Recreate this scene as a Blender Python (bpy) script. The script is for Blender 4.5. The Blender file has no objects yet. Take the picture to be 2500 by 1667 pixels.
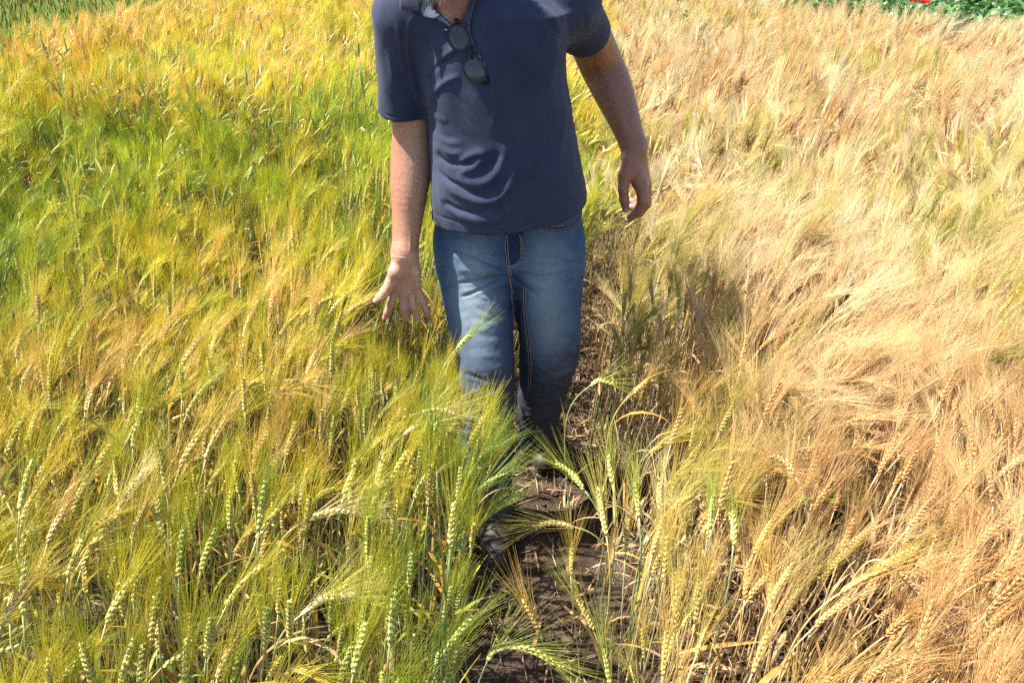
import bpy, math
import numpy as np
from mathutils import Vector
from mathutils.bvhtree import BVHTree

# ------------------------------------------------------------------ camera
SC = bpy.context.scene
COL = SC.collection
CAM_H, PITCH = 1.64, math.radians(32.0)
FPX = 2500 * 24.0 / 36.0            # focal length in pixels of the 2500 px wide photograph
cam_data = bpy.data.cameras.new('camera')
cam_data.lens, cam_data.sensor_width = 24.0, 36.0
cam_data.clip_start, cam_data.clip_end = 0.02, 500.0
cam = bpy.data.objects.new('camera', cam_data)
cam.location = (0, 0, CAM_H)
cam.rotation_euler = (math.pi / 2 - PITCH, 0, 0)
COL.objects.link(cam)
SC.camera = cam

# ------------------------------------------------------------------ sky, sun, exposure
SUN_AZ, SUN_EL = math.radians(6.0), math.radians(59.0)   # from the left, a little behind the man
SUN = Vector((-math.cos(SUN_AZ) * math.cos(SUN_EL), math.sin(SUN_AZ) * math.cos(SUN_EL), math.sin(SUN_EL)))
world = bpy.data.worlds.new('World')
SC.world = world
world.use_nodes = True
wn = world.node_tree.nodes
sky_node = wn.new('ShaderNodeTexSky')
sky_node.sky_type = 'NISHITA'
sky_node.sun_disc = False
sky_node.sun_elevation = SUN_EL
sky_node.sun_rotation = math.atan2(SUN.x, SUN.y)
wn['Background'].inputs['Strength'].default_value = 0.10
world.node_tree.links.new(sky_node.outputs[0], wn['Background'].inputs['Color'])
sun_data = bpy.data.lights.new('sun', 'SUN')
sun_data.energy, sun_data.angle, sun_data.color = 5.0, math.radians(0.53), (1.0, 0.95, 0.87)
sun = bpy.data.objects.new('sun', sun_data)
sun.rotation_euler = (-SUN).to_track_quat('-Z', 'Y').to_euler()
sun.location = (0, 0, 8)
COL.objects.link(sun)
SC.view_settings.view_transform = 'Standard'
SC.view_settings.look = 'None'
SC.view_settings.exposure = 1.75
SC.view_settings.gamma = 1.0
SC.view_settings.use_curve_mapping = False
SC.cycles.max_bounces = 4
SC.cycles.diffuse_bounces = 2
SC.cycles.glossy_bounces = 2
SC.cycles.transmission_bounces = 4
SC.cycles.transparent_max_bounces = 6
SC.cycles.caustics_reflective = False
SC.cycles.caustics_refractive = False
SC.cycles.use_denoising = False

# ------------------------------------------------------------------ pixel <-> world
CP, SP = math.cos(PITCH), math.sin(PITCH)
def P(px, py, Y):
    """point on the viewing ray of photo pixel (px, py) that stands Y metres in front of the camera"""
    xc, yc = (px - 1250.0) / FPX, (py - 833.5) / FPX
    t = Y / (CP - yc * SP)
    return np.array((xc * t, Y, CAM_H - t * (SP + yc * CP)))
def Pz(px, py, z):
    """point on the ray of a photo pixel at height z"""
    xc, yc = (px - 1250.0) / FPX, (py - 833.5) / FPX
    t = (CAM_H - z) / (SP + yc * CP)
    return np.array((xc * t, t * (CP - yc * SP), z))
def depth_of(p):
    return p[1] * CP + (CAM_H - p[2]) * SP
def project(V):
    V = np.asarray(V, float)
    d = V[:, 1] * CP + (CAM_H - V[:, 2]) * SP
    up = (V[:, 2] - CAM_H) * CP + V[:, 1] * SP
    return 1250 + FPX * V[:, 0] / d, 833.5 - FPX * up / d, d

# ------------------------------------------------------------------ noise
def _hash(ix, iy, iz, seed):
    h = (ix.astype(np.int64) * 374761393 + iy.astype(np.int64) * 668265263 + iz.astype(np.int64) * 2147483647 + seed * 974711) & 0xffffffff
    h = ((h ^ (h >> 13)) * 1274126177) & 0xffffffff
    h = (h ^ (h >> 16)) & 0xffffff
    return h / float(0xffffff)
def noise3(x, y, z, seed=0):
    x, y, z = np.broadcast_arrays(np.asarray(x, float), np.asarray(y, float), np.asarray(z, float))
    ix, iy, iz = np.floor(x), np.floor(y), np.floor(z)
    fx, fy, fz = x - ix, y - iy, z - iz
    fx, fy, fz = fx*fx*(3-2*fx), fy*fy*(3-2*fy), fz*fz*(3-2*fz)
    r = 0
    for dx in (0, 1):
        for dy in (0, 1):
            for dz in (0, 1):
                w = (fx if dx else 1-fx) * (fy if dy else 1-fy) * (fz if dz else 1-fz)
                r = r + w * _hash(ix+dx, iy+dy, iz+dz, seed)
    return r
def fbm(x, y, z=0, seed=0, oct=3):
    a, s, r = 0.5, 1.0, 0
    for o in range(oct):
        r = r + a * noise3(x*s, y*s, z*s if np.ndim(z) or z else 0.37*o, seed+o*17)
        a *= 0.5; s *= 2.03
    return r / (1 - 0.5**oct)

# ------------------------------------------------------------------ mesh helpers
def mesh_np(name, V, F, mats=(), smooth=True, mat_idx=None):
    """V (n,3); F list of faces or int array (m,k)"""
    me = bpy.data.meshes.new(name)
    V = np.ascontiguousarray(V, dtype=np.float32)
    if isinstance(F, np.ndarray):
        k = F.shape[1]
        tot = np.full(len(F), k, dtype=np.int32)
        flat = F.astype(np.int32).ravel()
    else:
        tot = np.array([len(f) for f in F], dtype=np.int32)
        flat = np.array([i for f in F for i in f], dtype=np.int32)
    me.vertices.add(len(V)); me.vertices.foreach_set('co', V.ravel())
    me.loops.add(len(flat)); me.loops.foreach_set('vertex_index', flat)
    me.polygons.add(len(tot))
    me.polygons.foreach_set('loop_start', np.concatenate(([0], np.cumsum(tot)[:-1])).astype(np.int32))
    for m in mats:
        me.materials.append(m)
    if mat_idx is not None:
        me.polygons.foreach_set('material_index', np.asarray(mat_idx, dtype=np.int32))
    me.polygons.foreach_set('use_smooth', np.full(len(tot), smooth))
    me.update(calc_edges=True)
    return me
def link(name, data, parent=None, **props):
    o = bpy.data.objects.new(name, data)
    COL.objects.link(o)
    if parent is not None:
        o.parent = parent
    for k, v in props.items():
        o[k] = v
    return o
class MB:
    """collects vertices and faces"""
    def __init__(self):
        self.V, self.F, self.n = [], [], 0
    def add(self, V, F):
        self.V.append(np.asarray(V, float)); self.F.extend([tuple(i + self.n for i in f) for f in F]); self.n += len(V)
    def mesh(self, name, mats=(), smooth=True):
        return mesh_np(name, np.concatenate(self.V), self.F, mats, smooth)
def unit(v):
    v = np.asarray(v, float)
    return v / (np.linalg.norm(v, axis=-1, keepdims=True) + 1e-12)
def tube(pts, radii, sides=4, caps=True, flat=1.0):
    pts = np.asarray(pts, float); n = len(pts)
    radii = np.broadcast_to(radii, (n,))
    T = unit(np.gradient(pts, axis=0))
    ref = np.array((0.0, 1.0, 0.0)) if abs(T[:, 1]).mean() < 0.8 else np.array((1.0, 0, 0))
    U = unit(np.cross(T, ref)); W = np.cross(T, U)
    ang = np.arange(sides) * 2 * math.pi / sides
    V = (pts[:, None] + radii[:, None, None] * (np.cos(ang)[None, :, None] * U[:, None] + flat * np.sin(ang)[None, :, None] * W[:, None])).reshape(-1, 3)
    F = [(i*sides+j, i*sides+(j+1) % sides, (i+1)*sides+(j+1) % sides, (i+1)*sides+j) for i in range(n-1) for j in range(sides)]
    if caps:
        F.append(tuple(range(sides-1, -1, -1))); F.append(tuple((n-1)*sides + j for j in range(sides)))
    return V, F
def ribbon(pts, widths, side, fold=0.0):
    """leaf blade: three vertices across, folded along its midrib"""
    pts = np.asarray(pts, float); n = len(pts)
    side = np.broadcast_to(side, (n, 3)); T = unit(np.gradient(pts, axis=0)); N = unit(np.cross(T, side))
    w = np.asarray(widths)[:, None]
    V = np.stack([pts - side*w + N*w*fold, pts, pts + side*w + N*w*fold], 1).reshape(-1, 3)
    F = []
    for i in range(n-1):
        a = 3*i
        F += [(a, a+1, a+4, a+3), (a+1, a+2, a+5, a+4)]
    return V, F

# ------------------------------------------------------------------ materials
def new_mat(name):
    m = bpy.data.materials.new(name); m.use_nodes = True
    nt = m.node_tree
    return m, nt, nt.nodes, nt.links, nt.nodes['Principled BSDF']
def nd(nt, kind, **kw):
    n = nt.nodes.new(kind)
    for k, v in kw.items():
        if k in n.inputs: n.inputs[k].default_value = v
        else: setattr(n, k, v)
    return n
def ramp(nt, fac, stops):
    r = nt.nodes.new('ShaderNodeValToRGB')
    el = r.color_ramp.elements
    while len(el) < len(stops): el.new(0.5)
    for e, (p, c) in zip(el, stops):
        e.position = p; e.color = (*c, 1) if len(c) == 3 else c
    nt.links.new(fac, r.inputs[0])
    return r.outputs[0]
def mixc(nt, mode, fac, a, b):
    m = nt.nodes.new('ShaderNodeMix'); m.data_type = 'RGBA'; m.blend_type = mode
    for sock, val in ((m.inputs[0], fac), (m.inputs[6], a), (m.inputs[7], b)):
        if hasattr(val, 'links'): nt.links.new(val, sock)
        else: sock.default_value = val if not isinstance(val, tuple) or len(val) == 4 else (*val, 1)
    return m.outputs[2]

def plant_mat(name, attr, rough=0.5, spec=0.35, transl=0.3, noise_scale=60, var=0.35, clump=False):
    """straw, awn, ear and leaf tissue; its colour comes from each plant's own tint"""
    m, nt, n, l, b = new_mat(name)
    at = nd(nt, 'ShaderNodeAttribute', attribute_type='INSTANCER', attribute_name=attr)
    tc = nd(nt, 'ShaderNodeTexCoord'); no = nd(nt, 'ShaderNodeTexNoise', Scale=noise_scale, Detail=2.0)
    l.new(tc.outputs['Object'], no.inputs['Vector'])
    f = ramp(nt, no.outputs[0], [(0.3, (1-var,)*3), (0.7, (1+var*0.3, 1+var*0.25, 1+var*0.1))])
    c = mixc(nt, 'MULTIPLY', 1.0, at.outputs['Color'], f)
    if clump:           # plants that share one clump differ a little among themselves
        sh = nd(nt, 'ShaderNodeAttribute', attribute_name='own_shade')
        c = mixc(nt, 'MULTIPLY', 1.0, c, sh.outputs['Color'])
    l.new(c, b.inputs['Base Color'])
    b.inputs['Roughness'].default_value = rough
    b.inputs['Specular IOR Level'].default_value = spec
    tr = nd(nt, 'ShaderNodeBsdfTranslucent'); l.new(c, tr.inputs['Color'])
    mx = nd(nt, 'ShaderNodeMixShader', Fac=transl)
    l.new(b.outputs[0], mx.inputs[1]); l.new(tr.outputs[0], mx.inputs[2])
    l.new(mx.outputs[0], n['Material Output'].inputs['Surface'])
    return m
M_AWN = plant_mat('awn', 'tint_awn', 0.38, 0.5, 0.5, 25, 0.15)
M_EAR = plant_mat('ear', 'tint_ear', 0.5, 0.45, 0.12, 160, 0.35)
M_STEM = plant_mat('stem', 'tint_stem', 0.4, 0.5, 0.10, 40, 0.35)
M_LEAF = plant_mat('leaf', 'tint_leaf', 0.5, 0.4, 0.40, 40, 0.45)
M_CL = [plant_mat('clump_stem', 'tint_stem', 0.4, 0.5, 0.10, 40, 0.35, True), plant_mat('clump_ear', 'tint_ear', 0.5, 0.45, 0.12, 160, 0.35, True), plant_mat('clump_awn', 'tint_awn', 0.38, 0.5, 0.5, 25, 0.15, True), plant_mat('clump_leaf', 'tint_leaf', 0.5, 0.4, 0.40, 40, 0.45, True)]
def solid_mat(name, col, rough=0.6, var=0.3, scale=30, bump=0.0, bump_scale=200, spec=0.4, transl=0.0):
    m, nt, n, l, b = new_mat(name)
    tc = nd(nt, 'ShaderNodeTexCoord'); no = nd(nt, 'ShaderNodeTexNoise', Scale=scale, Detail=4.0)
    l.new(tc.outputs['Object'], no.inputs['Vector'])
    c = ramp(nt, no.outputs[0], [(0.3, tuple(x*(1-var) for x in col)), (0.7, tuple(min(1, x*(1+var)) for x in col))])
    l.new(c, b.inputs['Base Color'])
    b.inputs['Roughness'].default_value = rough; b.inputs['Specular IOR Level'].default_value = spec
    if bump:
        n2 = nd(nt, 'ShaderNodeTexNoise', Scale=bump_scale, Detail=3.0); l.new(tc.outputs['Object'], n2.inputs['Vector'])
        bp = nd(nt, 'ShaderNodeBump', Strength=bump, Distance=0.002); l.new(n2.outputs[0], bp.inputs['Height']); l.new(bp.outputs[0], b.inputs['Normal'])
    if transl:
        tr = nd(nt, 'ShaderNodeBsdfTranslucent'); l.new(c, tr.inputs['Color'])
        mx = nd(nt, 'ShaderNodeMixShader', Fac=transl)
        l.new(b.outputs[0], mx.inputs[1]); l.new(tr.outputs[0], mx.inputs[2]); l.new(mx.outputs[0], n['Material Output'].inputs['Surface'])
    return m

# ------------------------------------------------------------------ plot boundaries (x as a function of y)
def xl_path(y): return np.interp(y, (0.3, 0.85, 1.2, 1.9, 2.5, 8.4, 14), (-0.12, -0.10, -0.16, -0.24, 0.20, 0.94, 1.7))
def xr_path(y): return np.interp(y, (0.3, 0.8, 1.2, 1.7, 2.1, 3.0, 8.4, 14), (0.09, 0.16, 0.26, 0.25, 0.26, 0.40, 1.05, 1.8))
def xl_field(y): return -4.50 + 0.166 * (y - 6.06)
def xr_field(y): return 4.33 - 0.379 * (y - 6.31)

# ------------------------------------------------------------------ ground
def soil_mat():
    m, nt, n, l, b = new_mat('soil')
    tc = nd(nt, 'ShaderNodeTexCoord')
    n1 = nd(nt, 'ShaderNodeTexNoise', Scale=9.0, Detail=8.0, Roughness=0.65); l.new(tc.outputs['Object'], n1.inputs['Vector'])
    n2 = nd(nt, 'ShaderNodeTexNoise', Scale=120.0, Detail=5.0, Roughness=0.7); l.new(tc.outputs['Object'], n2.inputs['Vector'])
    v = nd(nt, 'ShaderNodeTexVoronoi', Scale=45.0, feature='DISTANCE_TO_EDGE'); l.new(tc.outputs['Object'], v.inputs['Vector'])
    c = ramp(nt, n1.outputs[0], [(0.28, (0.036, 0.024, 0.017)), (0.5, (0.070, 0.048, 0.034)), (0.74, (0.135, 0.100, 0.073))])
    c = mixc(nt, 'MULTIPLY', 0.7, c, ramp(nt, n2.outputs[0], [(0.3, (0.5, 0.5, 0.5)), (0.7, (1.25, 1.2, 1.15))]))
    l.new(c, b.inputs['Base Color']); b.inputs['Roughness'].default_value = 0.95; b.inputs['Specular IOR Level'].default_value = 0.15
    ad = nd(nt, 'ShaderNodeMath', operation='MULTIPLY_ADD'); l.new(n2.outputs[0], ad.inputs[0]); ad.inputs[1].default_value = 0.8
    cr = nd(nt, 'ShaderNodeMath', operation='MINIMUM'); l.new(v.outputs['Distance'], cr.inputs[0]); cr.inputs[1].default_value = 0.06
    ml = nd(nt, 'ShaderNodeMath', operation='MULTIPLY'); l.new(cr.outputs[0], ml.inputs[0]); ml.inputs[1].default_value = 8.0
    l.new(ml.outputs[0], ad.inputs[2])
    bp = nd(nt, 'ShaderNodeBump', Strength=0.9, Distance=0.006); l.new(ad.outputs[0], bp.inputs['Height']); l.new(bp.outputs[0], b.inputs['Normal'])
    return m
M_SOIL = soil_mat()
def ground_z(x, y):
    near = np.exp(-((x - 0.15) / 1.2) ** 2 - ((y - 1.6) / 1.6) ** 2)
    z = 0.030 * (fbm(x * 7, y * 7, 0, 3, 3) - 0.5) + near * 0.030 * (fbm(x * 22, y * 22, 0, 9, 3) - 0.5) + near * 0.010 * (fbm(x * 70, y * 70, 0, 29, 2) - 0.5)
    return z - 0.01
def build_ground():
    def axis(lo, hi, c0, c1, fine):
        a = list(np.arange(c0, c1 + 1e-6, fine)); s, v = fine, c1
        while v < hi: s *= 1.25; v += s; a.append(min(v, hi))
        s, v = fine, c0
        while v > lo: s *= 1.25; v -= s; a.insert(0, max(v, lo))
        return np.array(a)
    xs, ys = axis(-150, 150, -0.9, 1.2, 0.012), axis(-150, 150, 0.7, 3.2, 0.012)
    X, Yg = np.meshgrid(xs, ys)
    Z = ground_z(X, Yg)
    V = np.stack([X, Yg, Z], -1).reshape(-1, 3)
    nx, ny = len(xs), len(ys)
    i = (np.arange(ny-1)[:, None] * nx + np.arange(nx-1)[None]).ravel()
    F = np.stack([i, i+1, i+1+nx, i+nx], 1)
    link('ground', mesh_np('ground', V, F, [M_SOIL]), kind='structure')
build_ground()
# ------------------------------------------------------------------ signed-distance modelling of the man
def smin(a, b, k):
    h = np.clip(0.5 + 0.5 * (b - a) / k, 0, 1)
    return b * (1 - h) + a * h - k * h * (1 - h)
def d_cone(p, a, b, ra, rb):
    ab = (b - a).astype(np.float32); pa = p - a.astype(np.float32)
    t = np.clip((pa @ ab) / (ab @ ab + 1e-9), 0, 1)
    q = pa - t[:, None] * ab
    return np.sqrt(np.einsum('ij,ij->i', q, q)) - (ra + (rb - ra) * t)
def d_ell(p, c, r, R=None):
    q = p - np.asarray(c, np.float32)
    if R is not None: q = q @ np.asarray(R, np.float32)
    r = np.asarray(r, np.float32)
    k0 = np.sqrt(((q / r) ** 2).sum(1)); k1 = np.sqrt(((q / (r * r)) ** 2).sum(1)) + 1e-9
    return k0 * (k0 - 1.0) / k1
class Cone:
    def __init__(s, a, b, ra, rb, k=0.02):
        s.a, s.b, s.ra, s.rb, s.k = np.asarray(a, float), np.asarray(b, float), ra, rb, k
        m = max(ra, rb); s.lo, s.hi = np.minimum(s.a, s.b) - m, np.maximum(s.a, s.b) + m
    def d(s, p): return d_cone(p, s.a, s.b, s.ra, s.rb)
class Ell:
    def __init__(s, c, r, k=0.02, R=None):
        s.c, s.r, s.k, s.R = np.asarray(c, float), np.asarray(r, float), k, R
        m = max(r); s.lo, s.hi = s.c - m, s.c + m
    def d(s, p): return d_ell(p, s.c, s.r, s.R)
class Loft:
    """stack of oval sections along z: (z, cx, cy, half width, front depth, back depth, yaw)"""
    def __init__(s, rings, k=0.03, n=2.3):
        s.r = np.array(sorted(rings), float); s.k, s.n = k, n
        m = 0.3
        s.lo = np.array((s.r[:, 1].min()-m, s.r[:, 2].min()-m, s.r[0, 0]-0.03)); s.hi = np.array((s.r[:, 1].max()+m, s.r[:, 2].max()+m, s.r[-1, 0]+0.03))
    def d(s, p):
        z = p[:, 2]; R = s.r
        f = [np.interp(z, R[:, 0], R[:, i]).astype(np.float32) for i in range(1, 7)]
        cx, cy, a, bf, bb, yaw = f
        dx, dy = p[:, 0] - cx, p[:, 1] - cy
        c, sn = np.cos(yaw), np.sin(yaw)
        u, v = dx * c + dy * sn, -dx * sn + dy * c
        b = np.where(v < 0, bf, bb)
        k = (np.abs(u / a) ** s.n + np.abs(v / b) ** s.n) ** (1 / s.n)
        d = (k - 1) * np.sqrt(u * u + v * v) / (k + 1e-4)
        d = np.where(k < 0.05, -np.minimum(a, b), d)
        dz = np.maximum(R[0, 0] - z, z - R[-1, 0])
        return np.maximum(d, dz)
class Chain:
    """smoothly tapering limb through joints"""
    def __init__(s, js, k=0.02, grow=0.0):
        A = smooth_line(np.array([(*p, r) for p, r in js]), 4*(len(js)-1))
        s.q = [(a[:3], b[:3], a[3]+grow, b[3]+grow) for a, b in zip(A[:-1], A[1:])]; s.k = k
        m = A[:, 3].max() + grow; s.lo, s.hi = A[:, :3].min(0) - m, A[:, :3].max(0) + m
    def d(s, p):
        r = None
        for q in s.q:
            d = d_cone(p, *q); r = d if r is None else np.minimum(r, d)
        return r
def field(prims, post=None):
    def f(p, lo, hi):
        d = np.full(len(p), 0.25, np.float32)
        for q in prims:
            if np.any(q.lo > hi + 0.06) or np.any(q.hi < lo - 0.06): continue
            d = smin(d, q.d(p).astype(np.float32), q.k)
        return post(p, d) if post else d
    return f
def surface(f, lo, hi, h):
    """sparse surface nets: f(points, lo, hi) -> distance"""
    lo, hi = np.asarray(lo, float), np.asarray(hi, float)
    B = 8; bs = B * h
    nb = np.ceil((hi - lo) / bs).astype(int)
    C = 4   # coarse culling in groups of blocks
    act = []
    g = np.stack(np.meshgrid(*[np.arange(0, n, C) for n in nb], indexing='ij'), -1).reshape(-1, 3)
    sub = np.stack(np.meshgrid(*[np.arange(C)]*3, indexing='ij'), -1).reshape(-1, 3)
    for gi in g:
        b = gi + sub
        b = b[(b < nb).all(1)]
        c = (lo + (b + 0.5) * bs).astype(np.float32)
        d = f(c, c.min(0) - bs, c.max(0) + bs)
        k = np.abs(d) < bs * 1.35
        if k.any(): act.append(b[k])
    act = np.concatenate(act)
    off = np.stack(np.meshgrid(*[np.arange(B + 1)]*3, indexing='ij'), -1).reshape(-1, 3)
    N = nb * B + 2
    key = lambda c: (c[:, 0] * N[1] + c[:, 1]) * N[2] + c[:, 2]
    cells, verts, quads = [], [], []
    CH = 24
    order = np.lexsort((act[:, 2] // 3, act[:, 1] // 3, act[:, 0] // 3)); act = act[order]
    corner = np.stack(np.meshgrid(*[np.arange(2)]*3, indexing='ij'), -1).reshape(-1, 3)
    edges = [(i, j) for i in range(8) for j in range(i+1, 8) if np.abs(corner[i]-corner[j]).sum() == 1]
    for s in range(0, len(act), CH):
        ab = act[s:s+CH]
        gidx = (ab[:, None] * B + off[None]).reshape(-1, 3)
        p = (lo + gidx * h).astype(np.float32)
        d = f(p, p.min(0), p.max(0)).reshape(len(ab), B+1, B+1, B+1)
        inside = d < 0
        cnt = sum(inside[:, c[0]:B+c[0], c[1]:B+c[1], c[2]:B+c[2]].astype(np.int8) for c in corner)
        w = np.argwhere((cnt > 0) & (cnt < 8))
        if not len(w): continue
        dv = np.stack([d[w[:, 0], w[:, 1]+c[0], w[:, 2]+c[1], w[:, 3]+c[2]] for c in corner], 1)
        acc = np.zeros((len(w), 3)); num = np.zeros(len(w))
        for i, j in edges:
            x = (dv[:, i] < 0) != (dv[:, j] < 0)
            t = dv[:, i] / (dv[:, i] - dv[:, j] + 1e-12)
            acc += np.where(x[:, None], corner[i] + t[:, None] * (corner[j]-corner[i]), 0); num += x
        cell = ab[w[:, 0]] * B + w[:, 1:]
        cells.append(cell); verts.append(lo + (cell + acc / num[:, None]) * h)
        for ax in range(3):
            c0 = [0, 0, 0]; c0[ax] = 1
            a = inside[:, :B, :B, :B]; b_ = inside[:, c0[0]:B+c0[0], c0[1]:B+c0[1], c0[2]:B+c0[2]]
            e = np.argwhere(a != b_)
            if not len(e): continue
            sgn = a[e[:, 0], e[:, 1], e[:, 2], e[:, 3]]
            cc = ab[e[:, 0]] * B + e[:, 1:]
            u, v = (ax+1) % 3, (ax+2) % 3
            o = np.zeros((4, 3), int); o[1, u] = -1; o[2, u] = -1; o[2, v] = -1; o[3, v] = -1
            ks = np.stack([key(cc + o[i] + 1) for i in range(4)], 1)
            ks[~sgn] = ks[~sgn][:, ::-1]
            quads.append(ks)
    cells, verts, quads = np.concatenate(cells), np.concatenate(verts), np.concatenate(quads)
    ck = key(cells + 1); o = np.argsort(ck); ck = ck[o]; verts = verts[o]
    ix = np.searchsorted(ck, quads); ix = np.clip(ix, 0, len(ck)-1)
    ok = (ck[ix] == quads).all(1)
    return verts, ix[ok]
def normals(V, F):
    n = np.cross(V[F[:, 2]] - V[F[:, 0]], V[F[:, 3]] - V[F[:, 1]])
    N = np.zeros_like(V)
    for i in range(4): np.add.at(N, F[:, i], n)
    return unit(N)
def relax(V, F, it=2, f=0.5):
    cnt = np.zeros(len(V))
    for i in range(4): np.add.at(cnt, F[:, i], 2)
    for _ in range(it):
        S = np.zeros_like(V)
        for i in range(4):
            np.add.at(S, F[:, i], V[F[:, (i+1) % 4]] + V[F[:, (i-1) % 4]])
        V = V + f * (S / np.maximum(cnt, 1)[:, None] - V)
    return V
def seg_dist(x, y, line):
    best = np.full(x.shape, 1e9); par = np.zeros(x.shape); L = len(line) - 1
    for i in range(L):
        ax, ay = line[i]; bx, by = line[i+1]
        vx, vy = bx-ax, by-ay
        t = np.clip(((x-ax)*vx + (y-ay)*vy) / (vx*vx + vy*vy + 1e-9), 0, 1)
        d = np.hypot(x-ax-t*vx, y-ay-t*vy)
        m = d < best
        best = np.where(m, d, best); par = np.where(m, (i+t)/L, par)
    return best, par
def smooth_line(pts, n=24):
    pts = np.asarray(pts, float)
    if len(pts) < 3:
        return np.stack([np.linspace(pts[0, i], pts[-1, i], 6) for i in range(pts.shape[1])], 1)
    P_ = np.vstack([2*pts[0]-pts[1], pts, 2*pts[-1]-pts[-2]])
    out = []
    m = max(2, n // (len(pts)-1))
    for i in range(1, len(P_)-2):
        for t in np.linspace(0, 1, m, endpoint=False):
            a, b, c, d = P_[i-1], P_[i], P_[i+1], P_[i+2]
            out.append(0.5*((2*b) + (c-a)*t + (2*a-5*b+4*c-d)*t*t + (-a+3*b-3*c+d)*t**3))
    out.append(pts[-1])
    return np.array(out)
def fold(V, F, strokes):
    """cloth folds: each stroke (polyline seen from the front, width px, height mm) raises or sinks the cloth along its normal"""
    N = normals(V, F)
    px, py, d = project(V)
    toc = unit(np.array((0, 0, CAM_H)) - V)
    face = np.clip((N * toc).sum(1) * 2.0, 0, 1)
    disp = np.zeros(len(V))
    for line, w, amp in strokes:
        L = smooth_line(line)
        lo, hi = L.min(0) - 3*w, L.max(0) + 3*w
        m = (px > lo[0]) & (px < hi[0]) & (py > lo[1]) & (py < hi[1]) & (face > 0)
        if not m.any(): continue
        dist, t = seg_dist(px[m], py[m], L)
        ends = np.clip(np.minimum(t, 1-t) * 5, 0, 1) ** 0.7
        disp[m] += amp * 1e-3 * np.exp(-(dist / w) ** 2) * ends * face[m]
    return V + N * disp[:, None]
def ring(py, L, R, Yc, bf, bb, yaw=0.0):
    c = P((L+R)/2, py, Yc); a = abs(P(R, py, Yc)[0] - P(L, py, Yc)[0]) / 2
    return (c[2], c[0], c[1], a, bf, bb, math.radians(-2.0 * yaw))
def J(px, py, Y, r):
    p = P(px, py, Y); return p, r * depth_of(p) / FPX
def chain(js, k=0.02, grow=0.0):
    out = []
    for (a, ra), (b, rb) in zip(js[:-1], js[1:]):
        out.append(Cone(a, b, ra + grow, rb + grow, k))
    return out

# joints: photo pixel, distance, radius in photo pixels
ARM_R = [J(985, 55, 1.650, 54), J(988, 180, 1.675, 49), J(1004, 300, 1.695, 44), J(1005, 360, 1.695, 46.5), J(1003, 420, 1.68, 47), J(999, 475, 1.66, 41.5), J(995, 536, 1.64, 34.5), J(990, 595, 1.615, 30), J(988, 622, 1.60, 29)]
ARM_L = [J(1392, 0, 1.69, 62), J(1432, 75, 1.80, 52), J(1464, 150, 1.89, 50), J(1494, 215, 1.87, 47), J(1524, 292, 1.83, 36), J(1549, 362, 1.80, 27.5)]
JJ = J
def hand_right():
    """open right hand, palm to the camera, thumb out to the side"""
    q = []
    J = lambda px, py, Y, r: JJ(px, py, Y + 0.05, r)
    w = J(988, 616, 1.55, 28)
    Yp = 1.545
    mcp = [J(966, 708, Yp, 12.5), J(984, 716, Yp-0.004, 12.5), J(1003, 716, Yp, 12), J(1018, 706, Yp+0.006, 11)]
    base = [J(974, 640, 1.55, 16), J(984, 636, 1.548, 17), J(996, 636, 1.548, 17), J(1006, 638, 1.552, 15)]
    for b, m in zip(base, mcp): q.append(Cone(b[0], m[0], b[1], m[1], 0.010))
    q.append(Cone(w[0], J(995, 650, 1.552, 26)[0], w[1], 22 * depth_of(w[0]) / FPX, 0.02))
    th = J(968, 662, 1.528, 20)
    q.append(Cone(J(976, 640, 1.535, 14)[0], th[0], 0.014, 0.0190, 0.012))
    q.append(Cone(th[0], J(955, 690, 1.528, 15)[0], 0.0190, 0.015, 0.012))
    hy = J(1014, 665, 1.54, 14)
    q.append(Cone(hy[0], J(1019, 698, 1.54, 12)[0], 0.0145, 0.0115, 0.010))
    fingers = [
        [J(964, 708, Yp, 11.5), J(955, 738, 1.535, 10.4), J(946, 762, 1.535, 9.4), J(938, 784, 1.542, 7.8)],
        [J(984, 716, Yp, 11.5), J(987, 750, 1.530, 10.6), J(992, 780, 1.532, 9.6), J(997, 806, 1.542, 8.0)],
        [J(1003, 716, Yp, 11), J(1010, 748, 1.530, 10.2), J(1018, 776, 1.532, 9.4), J(1026, 800, 1.542, 7.8)],
        [J(1019, 706, Yp, 10.5), J(1032, 736, 1.535, 9.4), J(1040, 757, 1.537, 8.8), J(1046, 773, 1.543, 7.4)]]
    for fg in fingers: q += chain(fg, 0.0035)
    thumb = [J(956, 688, 1.528, 15.5), J(941, 712, 1.520, 12.8), J(929, 726, 1.516, 12.0), J(920, 734, 1.514, 9.2)]
    q += chain(thumb, 0.005)
    return q, fingers + [thumb]
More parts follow.
